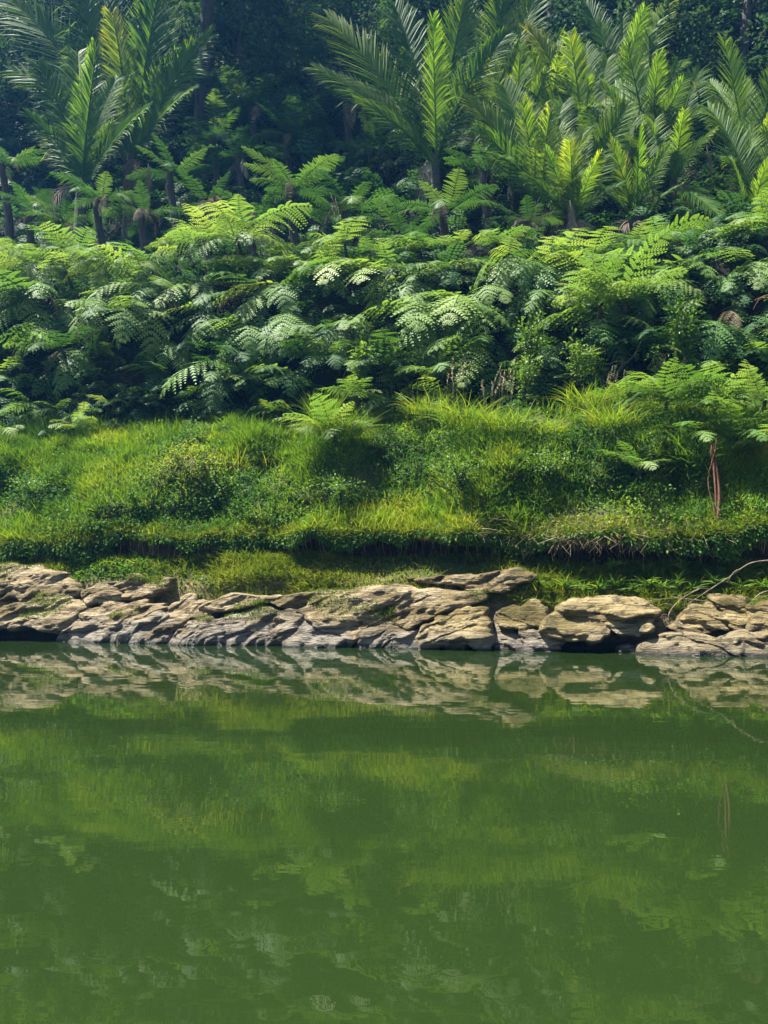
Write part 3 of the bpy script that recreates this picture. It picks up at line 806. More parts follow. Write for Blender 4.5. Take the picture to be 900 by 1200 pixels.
def palm(basepx, d, fronds, label, trunk=3.0, seed=0, group='nikau like palms above the fern bank', dead=1, width=0.29, mat=None, extra=4):
    b0 = at(basepx[0], basepx[1], d)
    o = root('palm', b0, label, 'palm', group)
    rs = np.random.RandomState(seed + 900)
    fronds = list(fronds) + [(basepx[0] + rs.uniform(-75, 75) * 16 / (9.6 + d), basepx[1] - rs.uniform(70, 150) * 16 / (9.6 + d), rs.uniform(0.1, 1.0), rs.choice([0.0, 0.2, 0.45])) for _ in range(extra)]
    for k, fr in enumerate(fronds):
        tx_, ty_ = fr[0], fr[1]
        dt = fr[2] if len(fr) > 2 else rs.uniform(-1.3, 0.6)
        yel = fr[3] if len(fr) > 3 else rs.choice([0, 0.1, 0.3, 0.6])
        sag = fr[4] if len(fr) > 4 else rs.uniform(0.06, 0.16)
        tip = at(tx_, ty_, d + dt) - b0
        st = np.array([rs.uniform(-0.08, 0.08), rs.uniform(-0.08, 0.08), 0])
        Lc = np.linalg.norm(tip)
        ctrl = (tip + st) * 0.5 + np.array([0, 0, sag * Lc]) + np.array([-tip[0] * 0.12, -tip[1] * 0.2, 0])
        nh = np.array([rs.uniform(-0.35, 0.35), -0.85, 0.55])
        mbf = palm_frond(st, ctrl, tip, nh, width * rs.uniform(0.85, 1.12), seed * 50 + k, nl=int(54 + 15 * min(Lc, 3)), yellow=yel)
        link('frond', mbf.mesh('palm_frond', mat or M_PALM), o)
    for k in range(dead):
        a = rs.uniform(-1.2, 1.2); l = rs.uniform(0.9, 1.5)
        dirv = np.array([math.sin(a), -0.6, 0])
        tip = dirv * 0.45 * l + np.array([0, 0, -l])
        mbf = palm_frond([0, 0, 0], dirv * 0.5 * l + np.array([0, 0, 0.1]), tip, np.array([0, -1.0, 0.2]), 0.2, seed * 70 + k, nl=24, droop=0.9)
        link('dead_frond', mbf.mesh('dead_palm_frond', M_DEAD), o)
    mb = MB()
    t = np.linspace(0, 1, 10)
    p_ = np.stack([0 * t, 0 * t, 0.25 - (trunk + 0.25) * t], -1)
    mb.tube(p_, 0.09 + 0.05 * np.minimum(1, 2.5 * t), 9, 0.4)
    link('trunk', mb.mesh('palm_trunk', M_PTRUNK, True), o)
    return o

palm((95, 222), 7.2, [(113, 56, -0.9, 0.5), (172, 126, -0.6, 0.25, 0.16), (30, 132, -0.6, 0.0, 0.14), (45, 76, -0.2, 0.1), (135, 95, 0.5, 0.1), (60, 150, 0.8, 0), (92, 60, 0.8, 0.2)],
     'front palm at left with one tall bright frond facing the river', 2.2, 1)
palm((152, 190), 8.6, [(78, -25, -0.3, 0.2), (132, 18, -0.8, 0.7), (188, -20, -0.4, 0.2), (205, -5, 0.3, 0.1), (247, 42, -0.5, 0.25, 0.14), (14, 2, -0.6, 0.5), (12, 82, -0.4, 0.2, 0.14), (110, -45, 0.6, 0.1), (225, 105, -0.9, 0, 0.18), (165, 40, 0.3, 0)],
     'tall palm at left rising behind the front palm', 3.2, 2, dead=2)
palm((510, 195), 7.5, [(507, 20, -1.0, 0.15, 0.04), (385, 22, -0.5, 0.35, 0.05), (370, 80, -0.6, 0.1, 0.10), (420, 118, -0.9, 0.45, 0.10), (462, 5, 0.3, 0.1), (548, -8, 0.2, 0.5), (592, 42, -0.2, 0.0, 0.15), (480, 60, 0.6, 0.0), (545, 60, 0.7, 0.1)],
     'middle palm with a dark broad frond upright and a yellow left edge', 2.6, 3, dead=1)
palm((575, 165), 9.2, [(592, -25, -0.3, 0.4), (635, -15, -0.2, 0.2), (545, 5, 0.2, 0.2), (660, 40, -0.4, 0.4), (615, 10, 0.3, 0.6)],
     'palm rising behind and right of the middle palm', 3.0, 4, dead=2)
palm((632, 250), 6.9, [(612, 118, -0.7, 0.5), (645, 128, -0.9, 0.35), (548, 118, -0.4, 0.6, 0.14), (690, 160, -0.7, 0.5, 0.12), (560, 150, -0.8, 0.4, 0.15), (590, 100, 0.2, 0.2), (680, 205, -1.0, 0.1, 0.15), (660, 120, 0.5, 0.2)],
     'low bushy palm right of the middle with bright spreading fronds', 1.8, 5, dead=4)
palm((690, 175), 8.1, [(668, 42, -0.8, 0.55), (617, 32, -0.4, 0.8), (600, 92, -0.6, 0.5, 0.14), (712, 70, 0.2, 0.4), (640, 60, 0.3, 0.6), (735, 120, -0.7, 0.2, 0.12), (690, 90, -1.1, 0.4)],
     'bright yellow green palm in the centre of the right cluster', 2.6, 6, dead=1)
palm((728, 130), 9.0, [(755, 10, -0.7, 0.15), (805, 72, -0.6, 0.5, 0.12), (700, 28, -0.2, 0.3), (793, 112, -0.8, 0.5, 0.14), (730, 20, 0.4, 0.2), (820, 110, -0.3, 0.1, 0.16)],
     'tall fan shaped palm at the top of the right cluster', 3.0, 7, dead=1)
palm((788, 220), 7.1, [(802, 130, -0.7, 0.5, 0.04), (838, 152, -0.8, 0.4, 0.10), (758, 140, -0.5, 0.2), (735, 162, -0.7, 0.6, 0.12), (852, 262, -1.1, -0.1, 0.30), (770, 105, 0.4, 0.2), (708, 175, -0.3, 0.3, 0.14)],
     'palm at right with one pale frond hanging over the ferns', 1.8, 8, dead=4)
palm((882, 200), 8.0, [(848, 48, -0.5, 0.1, 0.03), (815, 102, -0.6, 0.65, 0.08), (915, 70, -0.2, 0.3), (905, 130, -0.7, 0.5), (940, 110, 0.2, 0.2), (830, 150, -0.8, 0.5), (870, 95, 0.5, 0.2)],
     'palm at the right edge with one long narrow upright frond', 2.6, 9, dead=1)
palm((885, 262), 6.8, [(858, 188, -0.7, 0.4), (902, 182, -0.6, 0.5), (942, 215, -0.6, 0.3), (838, 222, -0.6, 0.2, 0.16), (880, 175, 0.3, 0.3)],
     'low palm tucked in the right corner above the ferns', 1.6, 10, dead=2)
palm((760, 205), 7.6, [(735, 55, -0.5, 0.5), (772, 65, -0.7, 0.6), (800, 95, -0.5, 0.4, 0.12), (705, 100, -0.5, 0.5, 0.14), (760, 40, 0.3, 0.3), (820, 130, -0.4, 0.3, 0.15)],
     'bright palm with tall fronds just left of the palm with the hanging frond', 2.2, 18)
palm((600, 215), 7.9, [(575, 70, -0.5, 0.5), (610, 55, -0.6, 0.4), (640, 85, -0.4, 0.6, 0.12), (548, 100, -0.5, 0.7, 0.14), (595, 45, 0.3, 0.3)],
     'palm half hidden behind the low bushy palm', 2.2, 19)
palm((672, 262), 6.5, [(640, 175, -0.6, 0.4), (668, 165, -0.8, 0.6), (705, 178, -0.7, 0.4), (612, 205, -0.6, 0.3, 0.15), (730, 215, -0.7, 0.2, 0.15), (655, 150, 0.2, 0.3), (690, 150, 0.3, 0.5)],
     'small dense palm low between the bushy palm and the right palms', 1.4, 15, dead=2)
palm((745, 262), 6.7, [(715, 165, -0.6, 0.5), (750, 150, -0.8, 0.5), (785, 170, -0.6, 0.3), (700, 215, -0.7, 0.4, 0.15), (800, 215, -0.6, 0.2, 0.15), (735, 135, 0.3, 0.3), (768, 140, 0.2, 0.6)],
     'small dense palm low in the middle of the right cluster', 1.4, 16, dead=2)
palm((645, 175), 8.4, [(622, 60, -0.5, 0.6), (655, 70, -0.7, 0.4), (585, 75, -0.4, 0.7, 0.12), (690, 105, -0.4, 0.3, 0.12), (640, 40, 0.4, 0.4), (572, 130, -0.6, 0.4, 0.15)],
     'palm with yellowish tips between the middle palm and the right cluster', 2.4, 17)
palm((1010, 190), 7.6, [(980, 60), (1050, 70), (1090, 140), (950, 130), (1010, 40), (1120, 190)], 'palm beyond the right picture edge', 2.6, 11)
palm((-90, 190), 8.0, [(-120, 40), (-60, 50), (-180, 110), (-30, 110), (-90, 30), (-200, 160)], 'palm beyond the left picture edge', 2.6, 12)
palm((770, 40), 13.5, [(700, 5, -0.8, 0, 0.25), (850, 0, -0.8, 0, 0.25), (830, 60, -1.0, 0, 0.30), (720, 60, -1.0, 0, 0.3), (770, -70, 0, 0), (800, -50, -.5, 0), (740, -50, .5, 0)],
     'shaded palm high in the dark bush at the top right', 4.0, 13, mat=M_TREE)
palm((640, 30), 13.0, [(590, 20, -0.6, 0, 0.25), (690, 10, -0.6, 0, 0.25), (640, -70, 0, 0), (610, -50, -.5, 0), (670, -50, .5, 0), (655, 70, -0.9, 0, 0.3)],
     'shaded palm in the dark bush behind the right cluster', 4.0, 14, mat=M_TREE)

# ------------------------------------------------------------------ bush on the hill behind
def tree_variant(seed, h=6.5, crown=2.6, nleaf=7000):
    rs = np.random.RandomState(seed)
    tr = MB(); lf = MB()
    t = np.linspace(0, 1, 12)
    lean = rs.uniform(-0.6, 0.6, 2)
    tp = np.stack([lean[0] * t ** 2 + 0.15 * np.sin(4 * t + seed), lean[1] * t ** 2, h * 0.8 * t - 0.6 * (t < 0.01)], -1)
    tr.tube(tp, 0.17 * (1 - t) ** 0.7 + 0.03, 8, 0.4)
    cl = []
    for k in range(26):
        tt = rs.uniform(0.12, 1.0)
        b0 = tp[int(tt * 11)]
        a = rs.uniform(0, 2 * math.pi)
        r_ = crown * (0.45 + 0.55 * math.sin(math.pi * min(1, tt * 0.9 + 0.1))) * rs.uniform(0.55, 1.1)
        e = b0 + np.array([math.cos(a) * r_, math.sin(a) * r_, rs.uniform(-0.1, 0.9)])
        q = np.linspace(0, 1, 6)[:, None]
        br = b0 * (1 - q) + e * q + np.array([0, 0, 0.25]) * (q * (1 - q) * 4)
        tr.tube(br, 0.045 * (1 - q[:, 0]) + 0.008, 5, 0.4)
        for w in (1.0, 0.72, 0.5):
            cl.append((b0 * (1 - w) + e * w, rs.uniform(0.35, 0.75)))
    cl = cl + [(tp[-1] + np.array([0, 0, 0.3]), 0.7)]
    per = nleaf // len(cl)
    for c_, r_ in cl:
        v = norm(rs.normal(size=(per, 3))) * (rs.uniform(0, 1, per) ** 0.45)[:, None] * r_ * np.array([1.15, 1.15, 0.6])
        P = c_ + v
        A = norm(v + rs.normal(size=(per, 3)) * 0.35 + np.array([0, 0, -0.15]))
        Nn = norm(rs.normal(size=(per, 3)) * 0.6 + np.array([0, 0, 1.0]))
        B_ = norm(np.cross(A, Nn))
        l = rs.uniform(0.08, 0.17, per)[:, None]
        q = np.stack([P, P + A * l * 0.5 + B_ * l * 0.28, P + A * l, P + A * l * 0.5 - B_ * l * 0.28], 1)
        lf.add(q.reshape(-1, 3), np.arange(per * 4).reshape(per, 4), np.repeat(np.clip(rs.uniform(0.1, 0.8) + rs.uniform(-0.15, 0.15, per), 0, 1), 4))
    return tr.mesh('trunk', M_BARK, True), lf.mesh('crown', M_TREE)
def shade_tree(seed, lean, h=13.0, crown=2.9, nleaf=9000):  # added tree: bare trunk, crown above the view to shade the gap
    rs = np.random.RandomState(seed)
    tr = MB(); lf = MB()
    t = np.linspace(0, 1, 14)
    tp = np.stack([lean[0] * t ** 2 + 0.12 * np.sin(4 * t + seed), lean[1] * t ** 2, h * 0.85 * t - 0.8 * (t < 0.01)], -1)
    tr.tube(tp, 0.20 * (1 - t) ** 0.6 + 0.04, 9, 0.4)
    for k in range(34):
        tt = rs.uniform(0.55, 1.0); b0 = tp[int(tt * 13)]; a = rs.uniform(0, 6.28); r_ = crown * rs.uniform(0.3, 1.0)
        e = b0 + np.array([math.cos(a) * r_, math.sin(a) * r_, rs.uniform(0.3, 1.8)])
        q = np.linspace(0, 1, 6)[:, None]
        tr.tube(b0 * (1 - q) + e * q, 0.05 * (1 - q[:, 0]) + 0.01, 5, 0.4)
        per = nleaf // 34
        v = norm(rs.normal(size=(per, 3))) * (rs.uniform(0, 1, per) ** 0.45)[:, None] * rs.uniform(0.6, 1.0) * np.array([1.2, 1.2, 0.6])
        P = e + v; A = norm(v + rs.normal(size=(per, 3)) * 0.4); Nn = norm(rs.normal(size=(per, 3)) * 0.6 + np.array([0, 0, 1.0])); B_ = norm(np.cross(A, Nn))
        l = rs.uniform(0.10, 0.22, per)[:, None]
        q = np.stack([P, P + A * l * 0.5 + B_ * l * 0.28, P + A * l, P + A * l * 0.5 - B_ * l * 0.28], 1)
        lf.add(q.reshape(-1, 3), np.arange(per * 4).reshape(per, 4), np.repeat(np.clip(rs.uniform(0.1, 0.8) + rs.uniform(-0.15, 0.15, per), 0, 1), 4))
    return tr.mesh('trunk', M_BARK, True), lf.mesh('crown', M_TREE)
for (x, y, lean, lb) in ((-4.9, 21.8, (0.2, -1.5), 'tall dark trunk in the gap right of the left palms'),
                         (-10.5, 25.5, (0.6, -0.5), 'tall tree far back at the left picture edge')):
    dd = BN[0] * (x - BO[0]) + BN[1] * (y - BO[1])
    o = root('shade_tree', (x, y, float(np.interp(dd, PC[-220:, 0], PC[-220:, 1])) - 0.3), lb, 'tree', 'added tall trees shading the gap')
    tv = shade_tree(int(abs(x) * 10), lean)
    link('trunk', tv[0], o); link('crown', tv[1], o)
TREES = [tree_variant(s_) for s_ in (1, 2, 3, 4)]
TREE_ROWS = [('front row', 11.6, 2.2), ('second row', 13.6, 2.3), ('third row', 16.0, 2.6), ('top row', 19.5, 3.0)]
for ri, (rn, d, sp) in enumerate(TREE_ROWS):
    s = -15.0 + ri * 0.7; k = 0
    while s < 15:
        dd = d + random.uniform(-0.7, 0.7)
        zz = float(np.interp(dd, PC[-220:, 0], PC[-220:, 1])) - 0.3
        half = 0.47 * (9.6 + dd) + 0.3 * dd
        inside = -half + 0.2 * dd < s < half - 0.4 * dd + 3
        o = root('bush_tree', bank(s + random.uniform(-0.5, 0.5), dd, zz), f'leafy tree in the {rn} on the dark hill, ' + (f'{ordinal(k)} from the left' if inside else 'outside the picture edges'), 'tree', 'bush trees on the hill behind the palms')
        tv = random.choice(TREES)
        sc = random.uniform(0.75, 1.15) * (0.85 if ri == 0 else 1.1)
        o.scale = (sc, sc, sc * random.uniform(0.9, 1.15))
        o.rotation_euler = (0, 0, random.uniform(0, 6.28))
        link('trunk', tv[0], o); link('crown', tv[1], o)
        s += sp * random.uniform(0.75, 1.25); k += inside

# ------------------------------------------------------------------ grass, cover and moss on the bank
def blades(mb, P, up, length, width, bendv, tint, seg=3):
    n = len(P)
    rs = RNG
    q = np.linspace(0, 1, seg + 1)
    side = norm(np.cross(up, rs.normal(size=(n, 3))))
    bd = norm(rs.normal(size=(n, 3)) * np.array([1, 1, 0.2])) * bendv[:, None] + np.array([0, 0, -1.0]) * (bendv * 0.45)[:, None]
    mid = P[:, None] + up[:, None] * (length[:, None] * q)[..., None] + bd[:, None] * (length[:, None] * q ** 2)[..., None]
    w = width[:, None] * (1 - q ** 1.6)[None] + 0.0006
    a = mid + side[:, None] * w[..., None]; b_ = mid - side[:, None] * w[..., None]
    v = np.stack([a, b_], 2)
    base = (np.arange(n) * (seg + 1) * 2)[:, None] + (np.arange(seg) * 2)[None]
    f = np.stack([base, base + 1, base + 3, base + 2], -1)
    mb.add(v.reshape(-1, 3), f.reshape(-1, 4), np.repeat(tint, (seg + 1) * 2))

def leaves(mb, P, A, Nn, length, wid, tint):
    n = len(P)
    B_ = norm(np.cross(A, Nn))
    l = length[:, None]
    fold = Nn * l * 0.12
    q = np.stack([P, P + A * l * 0.45 + B_ * l * wid + fold, P + A * l, P + A * l * 0.45 - B_ * l * wid + fold], 1)
    mb.add(q.reshape(-1, 3), np.arange(n * 4).reshape(n, 4), np.repeat(tint, 4))

def scatter(n, s0, s1, u0, u1, dens=None):
    s = RNG.uniform(s0, s1, n); u = RNG.uniform(u0, u1, n)
    if dens is not None:
        k = RNG.uniform(0, 1, n) < dens(s, u)
        s, u = s[k], u[k]
    return s, u, surf(s, u), surf_n(s, u)

UPV = np.array([0, 0, 1.0])
S0, S1 = -8.5, 7.0
# patchwork: >0 leafy creeper, <0 grass
BRN = [(pick(650, 478, 2.2)[0], U_TOP - 0.55, 0.55, 0.35), (pick(690, 600, 1.0)[0], U_NOSE + 0.3, 0.6, 0.28), (pick(420, 545, 1.5)[0], U_NOSE + 1.0, 0.2, 0.25), (pick(130, 600, 1.2)[0], U_NOSE + 0.5, 0.3, 0.15)]
def bare(s, u):
    r = 1.0
    for a, b_, c_, d_ in BRN: r = r * (1 - 0.94 * np.exp(-((s - a) / c_) ** 2 - ((u - b_) / d_) ** 2))
    return r
def patch(s, u): return fbm(s * 0.85, u * 1.1, 2.2, 77, 3)
def warm(s, u): return fbm(s * 0.6 + 4, u * 0.9, 5.5, 91, 3)
mb = MB()
s, u, P, N = scatter(185000, S0, S1, U_NOSE - 0.02, U_TOP + 0.25, lambda s, u: np.clip(0.55 - 0.8 * patch(s, u), 0.06, 1) * bare(s, u))
edge = np.exp(-((u - U_NOSE) / 0.30) ** 2)
upd = norm(UPV * 0.75 + N * 0.65 + RNG.normal(size=N.shape) * 0.28)
ln = RNG.uniform(0.05, 0.16, len(s)) * (1 + 2.2 * np.clip(fbm(s * 2.0, u * 2.0, 0.2, 15, 3), 0, 1)) * (1 - 0.35 * edge)
tint = np.clip(0.42 + 0.30 * warm(s, u) + 0.25 * fbm(s * 2.5, u * 2.5, 4.0, 23, 2) + 0.12 * RNG.normal(size=len(s)) + 0.20 * edge, 0, 0.93)
blades(mb, P, upd, ln, RNG.uniform(0.003, 0.007, len(s)), RNG.uniform(0.1, 0.7, len(s)), tint)
kind(link('grass', mb.mesh('grass', M_GRASS)), 'stuff')

mb = MB()
s, u, P, N = scatter(190000, S0, S1, U_NOSE - 0.06, U_TOP + 0.95, lambda s, u: np.clip(0.45 + 0.75 * patch(s, u), 0.08, 1) * bare(s, u) * sstep(U_NOSE - 0.06, U_NOSE + 0.22, u))
hgt = RNG.uniform(0, 1, len(s)) ** 0.8 * (0.06 + 0.30 * np.clip(fbm(s * 2.6, u * 2.6, 0.9, 21, 3), 0, 1))
P = P + N * hgt[:, None] + RNG.normal(size=N.shape) * 0.015
A = norm(N * 0.5 + RNG.normal(size=N.shape) * 0.8 + np.array([0, 0, -0.35]))
Nn = norm(N * 0.6 + UPV * 0.9 + RNG.normal(size=N.shape) * 0.55)
tint = np.clip(0.40 + 0.34 * warm(s, u) + 0.28 * fbm(s * 2.2, u * 2.2, 4.0, 22, 2) + 0.13 * RNG.normal(size=len(s)), 0, 0.95)
leaves(mb, P, A, Nn, RNG.uniform(0.024, 0.060, len(s)), 0.30, tint)
s, u, P, N = scatter(46000, S0, S1, U_LEDGE0 - 0.15, U_BACK + 0.1, lambda s, u: np.clip(np.maximum(sstep(-1.9, -2.9, s) * 0.75 * sstep(-0.5, 0.1, fbm(s * 1.5, u, 4.4, 88, 2)), sstep(1.35, 1.9, s) * 0.8) * sstep(U_LEDGE0 - 0.15, U_LEDGE0 + 0.35, u) + 0.05, 0, 1))
P = P + UPV * (RNG.uniform(0, 1, len(s)) * (0.03 + 0.12 * np.clip(fbm(s * 3, u * 3, 1.9, 24, 2) + 0.2, 0, 1)))[:, None]
leaves(mb, P, norm(RNG.normal(size=N.shape) * 0.8 + np.array([0, -0.4, 0.1])), norm(N * 0.5 + UPV + RNG.normal(size=N.shape) * 0.5), RNG.uniform(0.03, 0.075, len(s)), 0.26,
       np.clip(0.45 + 0.3 * warm(s * 2, u) + 0.15 * RNG.normal(size=len(s)), 0, 0.95))
# strands of creeper that hang from the lip of the turf
ns = 2300
s = RNG.uniform(S0, S1, ns)
st = surf(s, np.full(ns, U_NOSE - 0.02) + RNG.uniform(-0.10, 0.10, ns))
amt = np.clip(0.06 + 0.75 * fbm(s * 1.4, 0.4, 0, 58, 3) + 0.65 * sstep(-1.8, -3, s) + 0.15 * sstep(2.2, 3, s), 0.02, 1.1)
for k in range(9):
    dl = RNG.uniform(0, 1, ns) * 0.34 * amt
    Pk = st + np.stack([RNG.normal(size=ns) * 0.02, -0.02 + RNG.normal(size=ns) * 0.025, -dl], -1)
    A = norm(RNG.normal(size=(ns, 3)) * 0.6 + np.array([0, -0.4, -0.9]))
    Nn = norm(RNG.normal(size=(ns, 3)) * 0.5 + np.array([0, -0.7, 0.6]))
    leaves(mb, Pk, A, Nn, RNG.uniform(0.025, 0.055, ns), 0.28, np.clip(0.3 + 0.18 * RNG.normal(size=ns), 0, 0.9))
kind(link('ground_cover', mb.mesh('ground_cover', M_COVER)), 'stuff')

# fringe of short turf at the lip and bright moss on the rock ledge
mb = MB()
s, u, P, N = scatter(60000, S0, S1, U_NOSE - 0.10, U_NOSE + 0.34)
blades(mb, P, norm(N * 0.7 + UPV * 0.4 + RNG.normal(size=N.shape) * 0.4), RNG.uniform(0.03, 0.09, len(s)), RNG.uniform(0.003, 0.006, len(s)), RNG.uniform(0.2, 0.9, len(s)),
       np.clip(0.55 + 0.3 * warm(s, u) + 0.2 * RNG.normal(size=len(s)), 0, 1), 2)
def ledge_d(s, u):
    w = np.clip(0.35 + 1.1 * fbm(s * 1.2, u * 2.0, 3.3, 66, 3), 0, 1)
    a = np.maximum(np.exp(-((s + 1.55) / 0.75) ** 2) * 1.2, sstep(1.0, 1.6, s) * 0.9)
    return np.clip(w * 0.5 + a, 0.05, 1)
s, u, P, N = scatter(90000, S0, S1, U_LEDGE0 - 0.22, U_BACK + 0.02, ledge_d)
rise = 0.10 * np.clip(ledge_d(s, u) - 0.3, 0, 1)
P = P + UPV * rise[:, None] * RNG.uniform(0, 1, len(s))[:, None]
blades(mb, P, norm(N * 0.3 + UPV * 0.8 + np.array([0, -0.5, 0]) + RNG.normal(size=N.shape) * 0.4), RNG.uniform(0.03, 0.16, len(s)) * (0.6 + 0.8 * np.clip(fbm(s * 4, u * 4, 0, 99, 2) + 0.4, 0, 1)), RNG.uniform(0.003, 0.006, len(s)), RNG.uniform(0.2, 0.9, len(s)),
       np.clip(0.5 + 0.3 * fbm(s * 3, u * 3, 2, 98, 3) + 0.25 * warm(s * 2, u) + 0.2 * RNG.normal(size=len(s)), 0, 1), 2)
P = np.concatenate([a for a, b_ in ROCK_MOSS]); N = np.concatenate([b_ for a, b_ in ROCK_MOSS])
k_ = RNG.integers(0, len(P), 11000); P = P[k_] + RNG.normal(size=(11000, 3)) * np.array([0.02, 0.01, 0.008]); N = N[k_]
blades(mb, P, norm(N + RNG.normal(size=N.shape) * 0.5), RNG.uniform(0.012, 0.035, len(P)), RNG.uniform(0.003, 0.006, len(P)), RNG.uniform(0.3, 1.0, len(P)), np.clip(0.22 + 0.2 * RNG.normal(size=len(P)), 0, 1), 2)
kind(link('moss', mb.mesh('moss', M_MOSS)), 'stuff')

# dry straw and fine roots where the turf has slipped
mb = MB()
cs = pick(690, 605, 1.0)[0]
s = RNG.normal(cs, 0.75, 1900); u = RNG.uniform(U_NOSE - 0.1, U_NOSE + 0.35, 1900)
P = surf(s, u); N = surf_n(s, u)
blades(mb, P, norm(N * 0.5 + RNG.normal(size=N.shape) * 0.7 + np.array([0, 0, -0.25])), RNG.uniform(0.06, 0.20, len(s)), RNG.uniform(0.0015, 0.003, len(s)), RNG.uniform(0.3, 1.0, len(s)), RNG.uniform(0, 0.8, len(s)), 3)
s = RNG.uniform(-6.5, 5.5, 420)
P = surf(s, np.full(len(s), U_NOSE - 0.08) + RNG.uniform(-0.15, 0.05, len(s)))
blades(mb, P, norm(np.array([0, -0.15, -1.0]) + RNG.normal(size=P.shape) * 0.15), RNG.uniform(0.08, 0.30, len(s)), RNG.uniform(0.0015, 0.003, len(s)), RNG.uniform(0.0, 0.3, len(s)), RNG.uniform(0, 0.7, len(s)), 3)
kind(link('dry_roots', mb.mesh('dry_roots', M_STRAW)), 'stuff')

# ------------------------------------------------------------------ grass tussocks, seed stalks
def tuft(px, py, d, n, length, rad, label, mat=M_GRASS, tlo=0.15, thi=0.72, droop=1.2, name='grass_tuft', cat='grass tuft', w=0.006):
    loc = at(px, py, d)
    mb = MB()
    rad = rad * 1.25; r_ = np.sqrt(RNG.uniform(0, 1, n)) * rad; a = RNG.uniform(0, 2 * math.pi, n)
    P = np.stack([np.cos(a) * r_, np.sin(a) * r_ * 0.7, RNG.uniform(-0.08, 0.02, n)], -1)
    up = norm(np.stack([np.cos(a) * r_ / rad * 0.55, np.sin(a) * r_ / rad * 0.4 - 0.25, np.ones(n)], -1) + RNG.normal(size=(n, 3)) * 0.22)
    blades(mb, P, up, RNG.uniform(0.25, 1.05, n) * length * 0.8, RNG.uniform(0.5, 1.0, n) * w, RNG.uniform(0.2, 1.0, n) * droop, np.clip(RNG.uniform(tlo, thi, n), 0, 1), 5)
    o = link(name, mb.mesh(name, mat)); o.location = tuple(loc)
    return tag(o, label, cat, 'long grass clumps on the bank')
tuft(398, 505, 1.65, 540, 0.55, 0.24, 'long arching yellow green grass around the yellow fern')
tuft(378, 485, 2.0, 180, 0.55, 0.16, 'dark upright grass behind the yellow fern', tlo=0.2, thi=0.6, droop=0.4)
tuft(545, 492, 1.75, 480, 0.55, 0.28, 'pale long grass spilling over the top of the centre mound')
tuft(590, 500, 1.6, 420, 0.50, 0.26, 'bright long grass on the right shoulder of the centre mound', tlo=0.2, thi=0.75)
tuft(500, 480, 2.2, 270, 0.45, 0.25, 'soft grass between the yellow fern and the centre mound', tlo=0.2, thi=0.8)
tuft(720, 495, 1.7, 360, 0.50, 0.28, 'green long grass on the slope right of the brown moss patch', tlo=0.3, thi=0.75)
tuft(690, 470, 2.1, 240, 0.45, 0.25, 'green grass just below the yellow green sapling', tlo=0.3, thi=0.75)
tuft(640, 505, 1.75, 210, 0.38, 0.22, 'short yellow grass beside the brown moss patch', tlo=0.3, thi=0.8)

def stalks(px, py, d, n, h, spread, label):
    loc = at(px, py, d)
    mb = MB()
    for k in range(n):
        b0 = np.array([random.uniform(-1, 1) * spread, random.uniform(-0.1, 0.1), -0.05])
        hh_ = h * random.uniform(0.6, 1.1); lx = random.uniform(-0.25, 0.25) * hh_
        q = np.linspace(0, 1, 6)
        pts = b0 + np.stack([lx * q ** 2, -0.08 * q ** 2, hh_ * q], -1)
        mb.tube(pts, 0.0025, 3, 0.6)
        m_ = 16
        Pk = pts[-2] + (pts[-1] - pts[-2]) * np.linspace(-0.6, 1.2, m_)[:, None]
        leaves(mb, Pk, norm(RNG.normal(size=(m_, 3)) * 0.5 + np.array([0, 0, 1.0])), norm(RNG.normal(size=(m_, 3))), np.full(m_, 0.035), 0.22, RNG.uniform(0.4, 1, m_))
    o = link('seed_grass', mb.mesh('seed_grass', M_STRAW)); o.location = tuple(loc)
    return tag(o, label, 'grass', 'dry seed heads above the grass')
stalks(583, 478, 2.0, 12, 0.55, 0.22, 'pale dry seed heads standing over the centre mound')
stalks(528, 470, 2.3, 5, 0.60, 0.08, 'few thin seed stalks beside the upright light fern')
stalks(400, 285, 5.0, 3, 1.1, 0.06, 'tall thin dry stalk rising above the crest of ferns')
stalks(785, 452, 2.7, 7, 0.45, 0.12, 'drooping pale seed heads at the foot of the twiggy sapling')
stalks(722, 462, 2.5, 6, 0.40, 0.14, 'short cream seed heads left of the twiggy sapling')

# ------------------------------------------------------------------ shrubs, saplings
def shrub(px, py, d, h, rad, nst, nleaf, label, leaf=0.06, mat=M_SHRUB, name='sapling', lo=0.15, hi=0.8, cat='shrub'):
    loc = at(px, py, d)
    o = root(name, loc, label, cat, 'leafy shrubs on the bank')
    st, lf = MB(), MB()
    for k in range(nst):
        a = random.uniform(0, 6.28); rr_ = rad * random.uniform(0.2, 1)
        q = np.linspace(0, 1, 8)
        pts = np.stack([math.cos(a) * rr_ * q ** 1.3, math.sin(a) * rr_ * q ** 1.3 * 0.7 - 0.1 * q, h * random.uniform(0.6, 1) * q], -1)
        st.tube(pts, 0.009 * (1 - q) + 0.002, 5, 0.4)
        m_ = nleaf // nst
        kq = RNG.uniform(0.2, 1, m_) * 7; k0 = np.minimum(kq.astype(int), 6)
        Pk = pts[k0] + (pts[k0 + 1] - pts[k0]) * (kq - k0)[:, None]
        A = norm(RNG.normal(size=(m_, 3)) + np.array([0, -0.1, 0.15]))
        Pk = Pk + A * RNG.uniform(0.0, 0.11, m_)[:, None]
        leaves(lf, Pk, A, norm(RNG.normal(size=(m_, 3)) * 0.4 + UPV), RNG.uniform(0.6, 1.25, m_) * leaf, 0.24, RNG.uniform(lo, hi, m_))
    link('stem', st.mesh('stem', M_BARK, True), o)
    link('foliage', lf.mesh('foliage', mat), o)
    return o
shrub(676, 452, 2.75, 0.75, 0.22, 6, 240, 'sparse yellow green sapling with thin stem before the dark bank', 0.07, lo=0.5, hi=1.0)
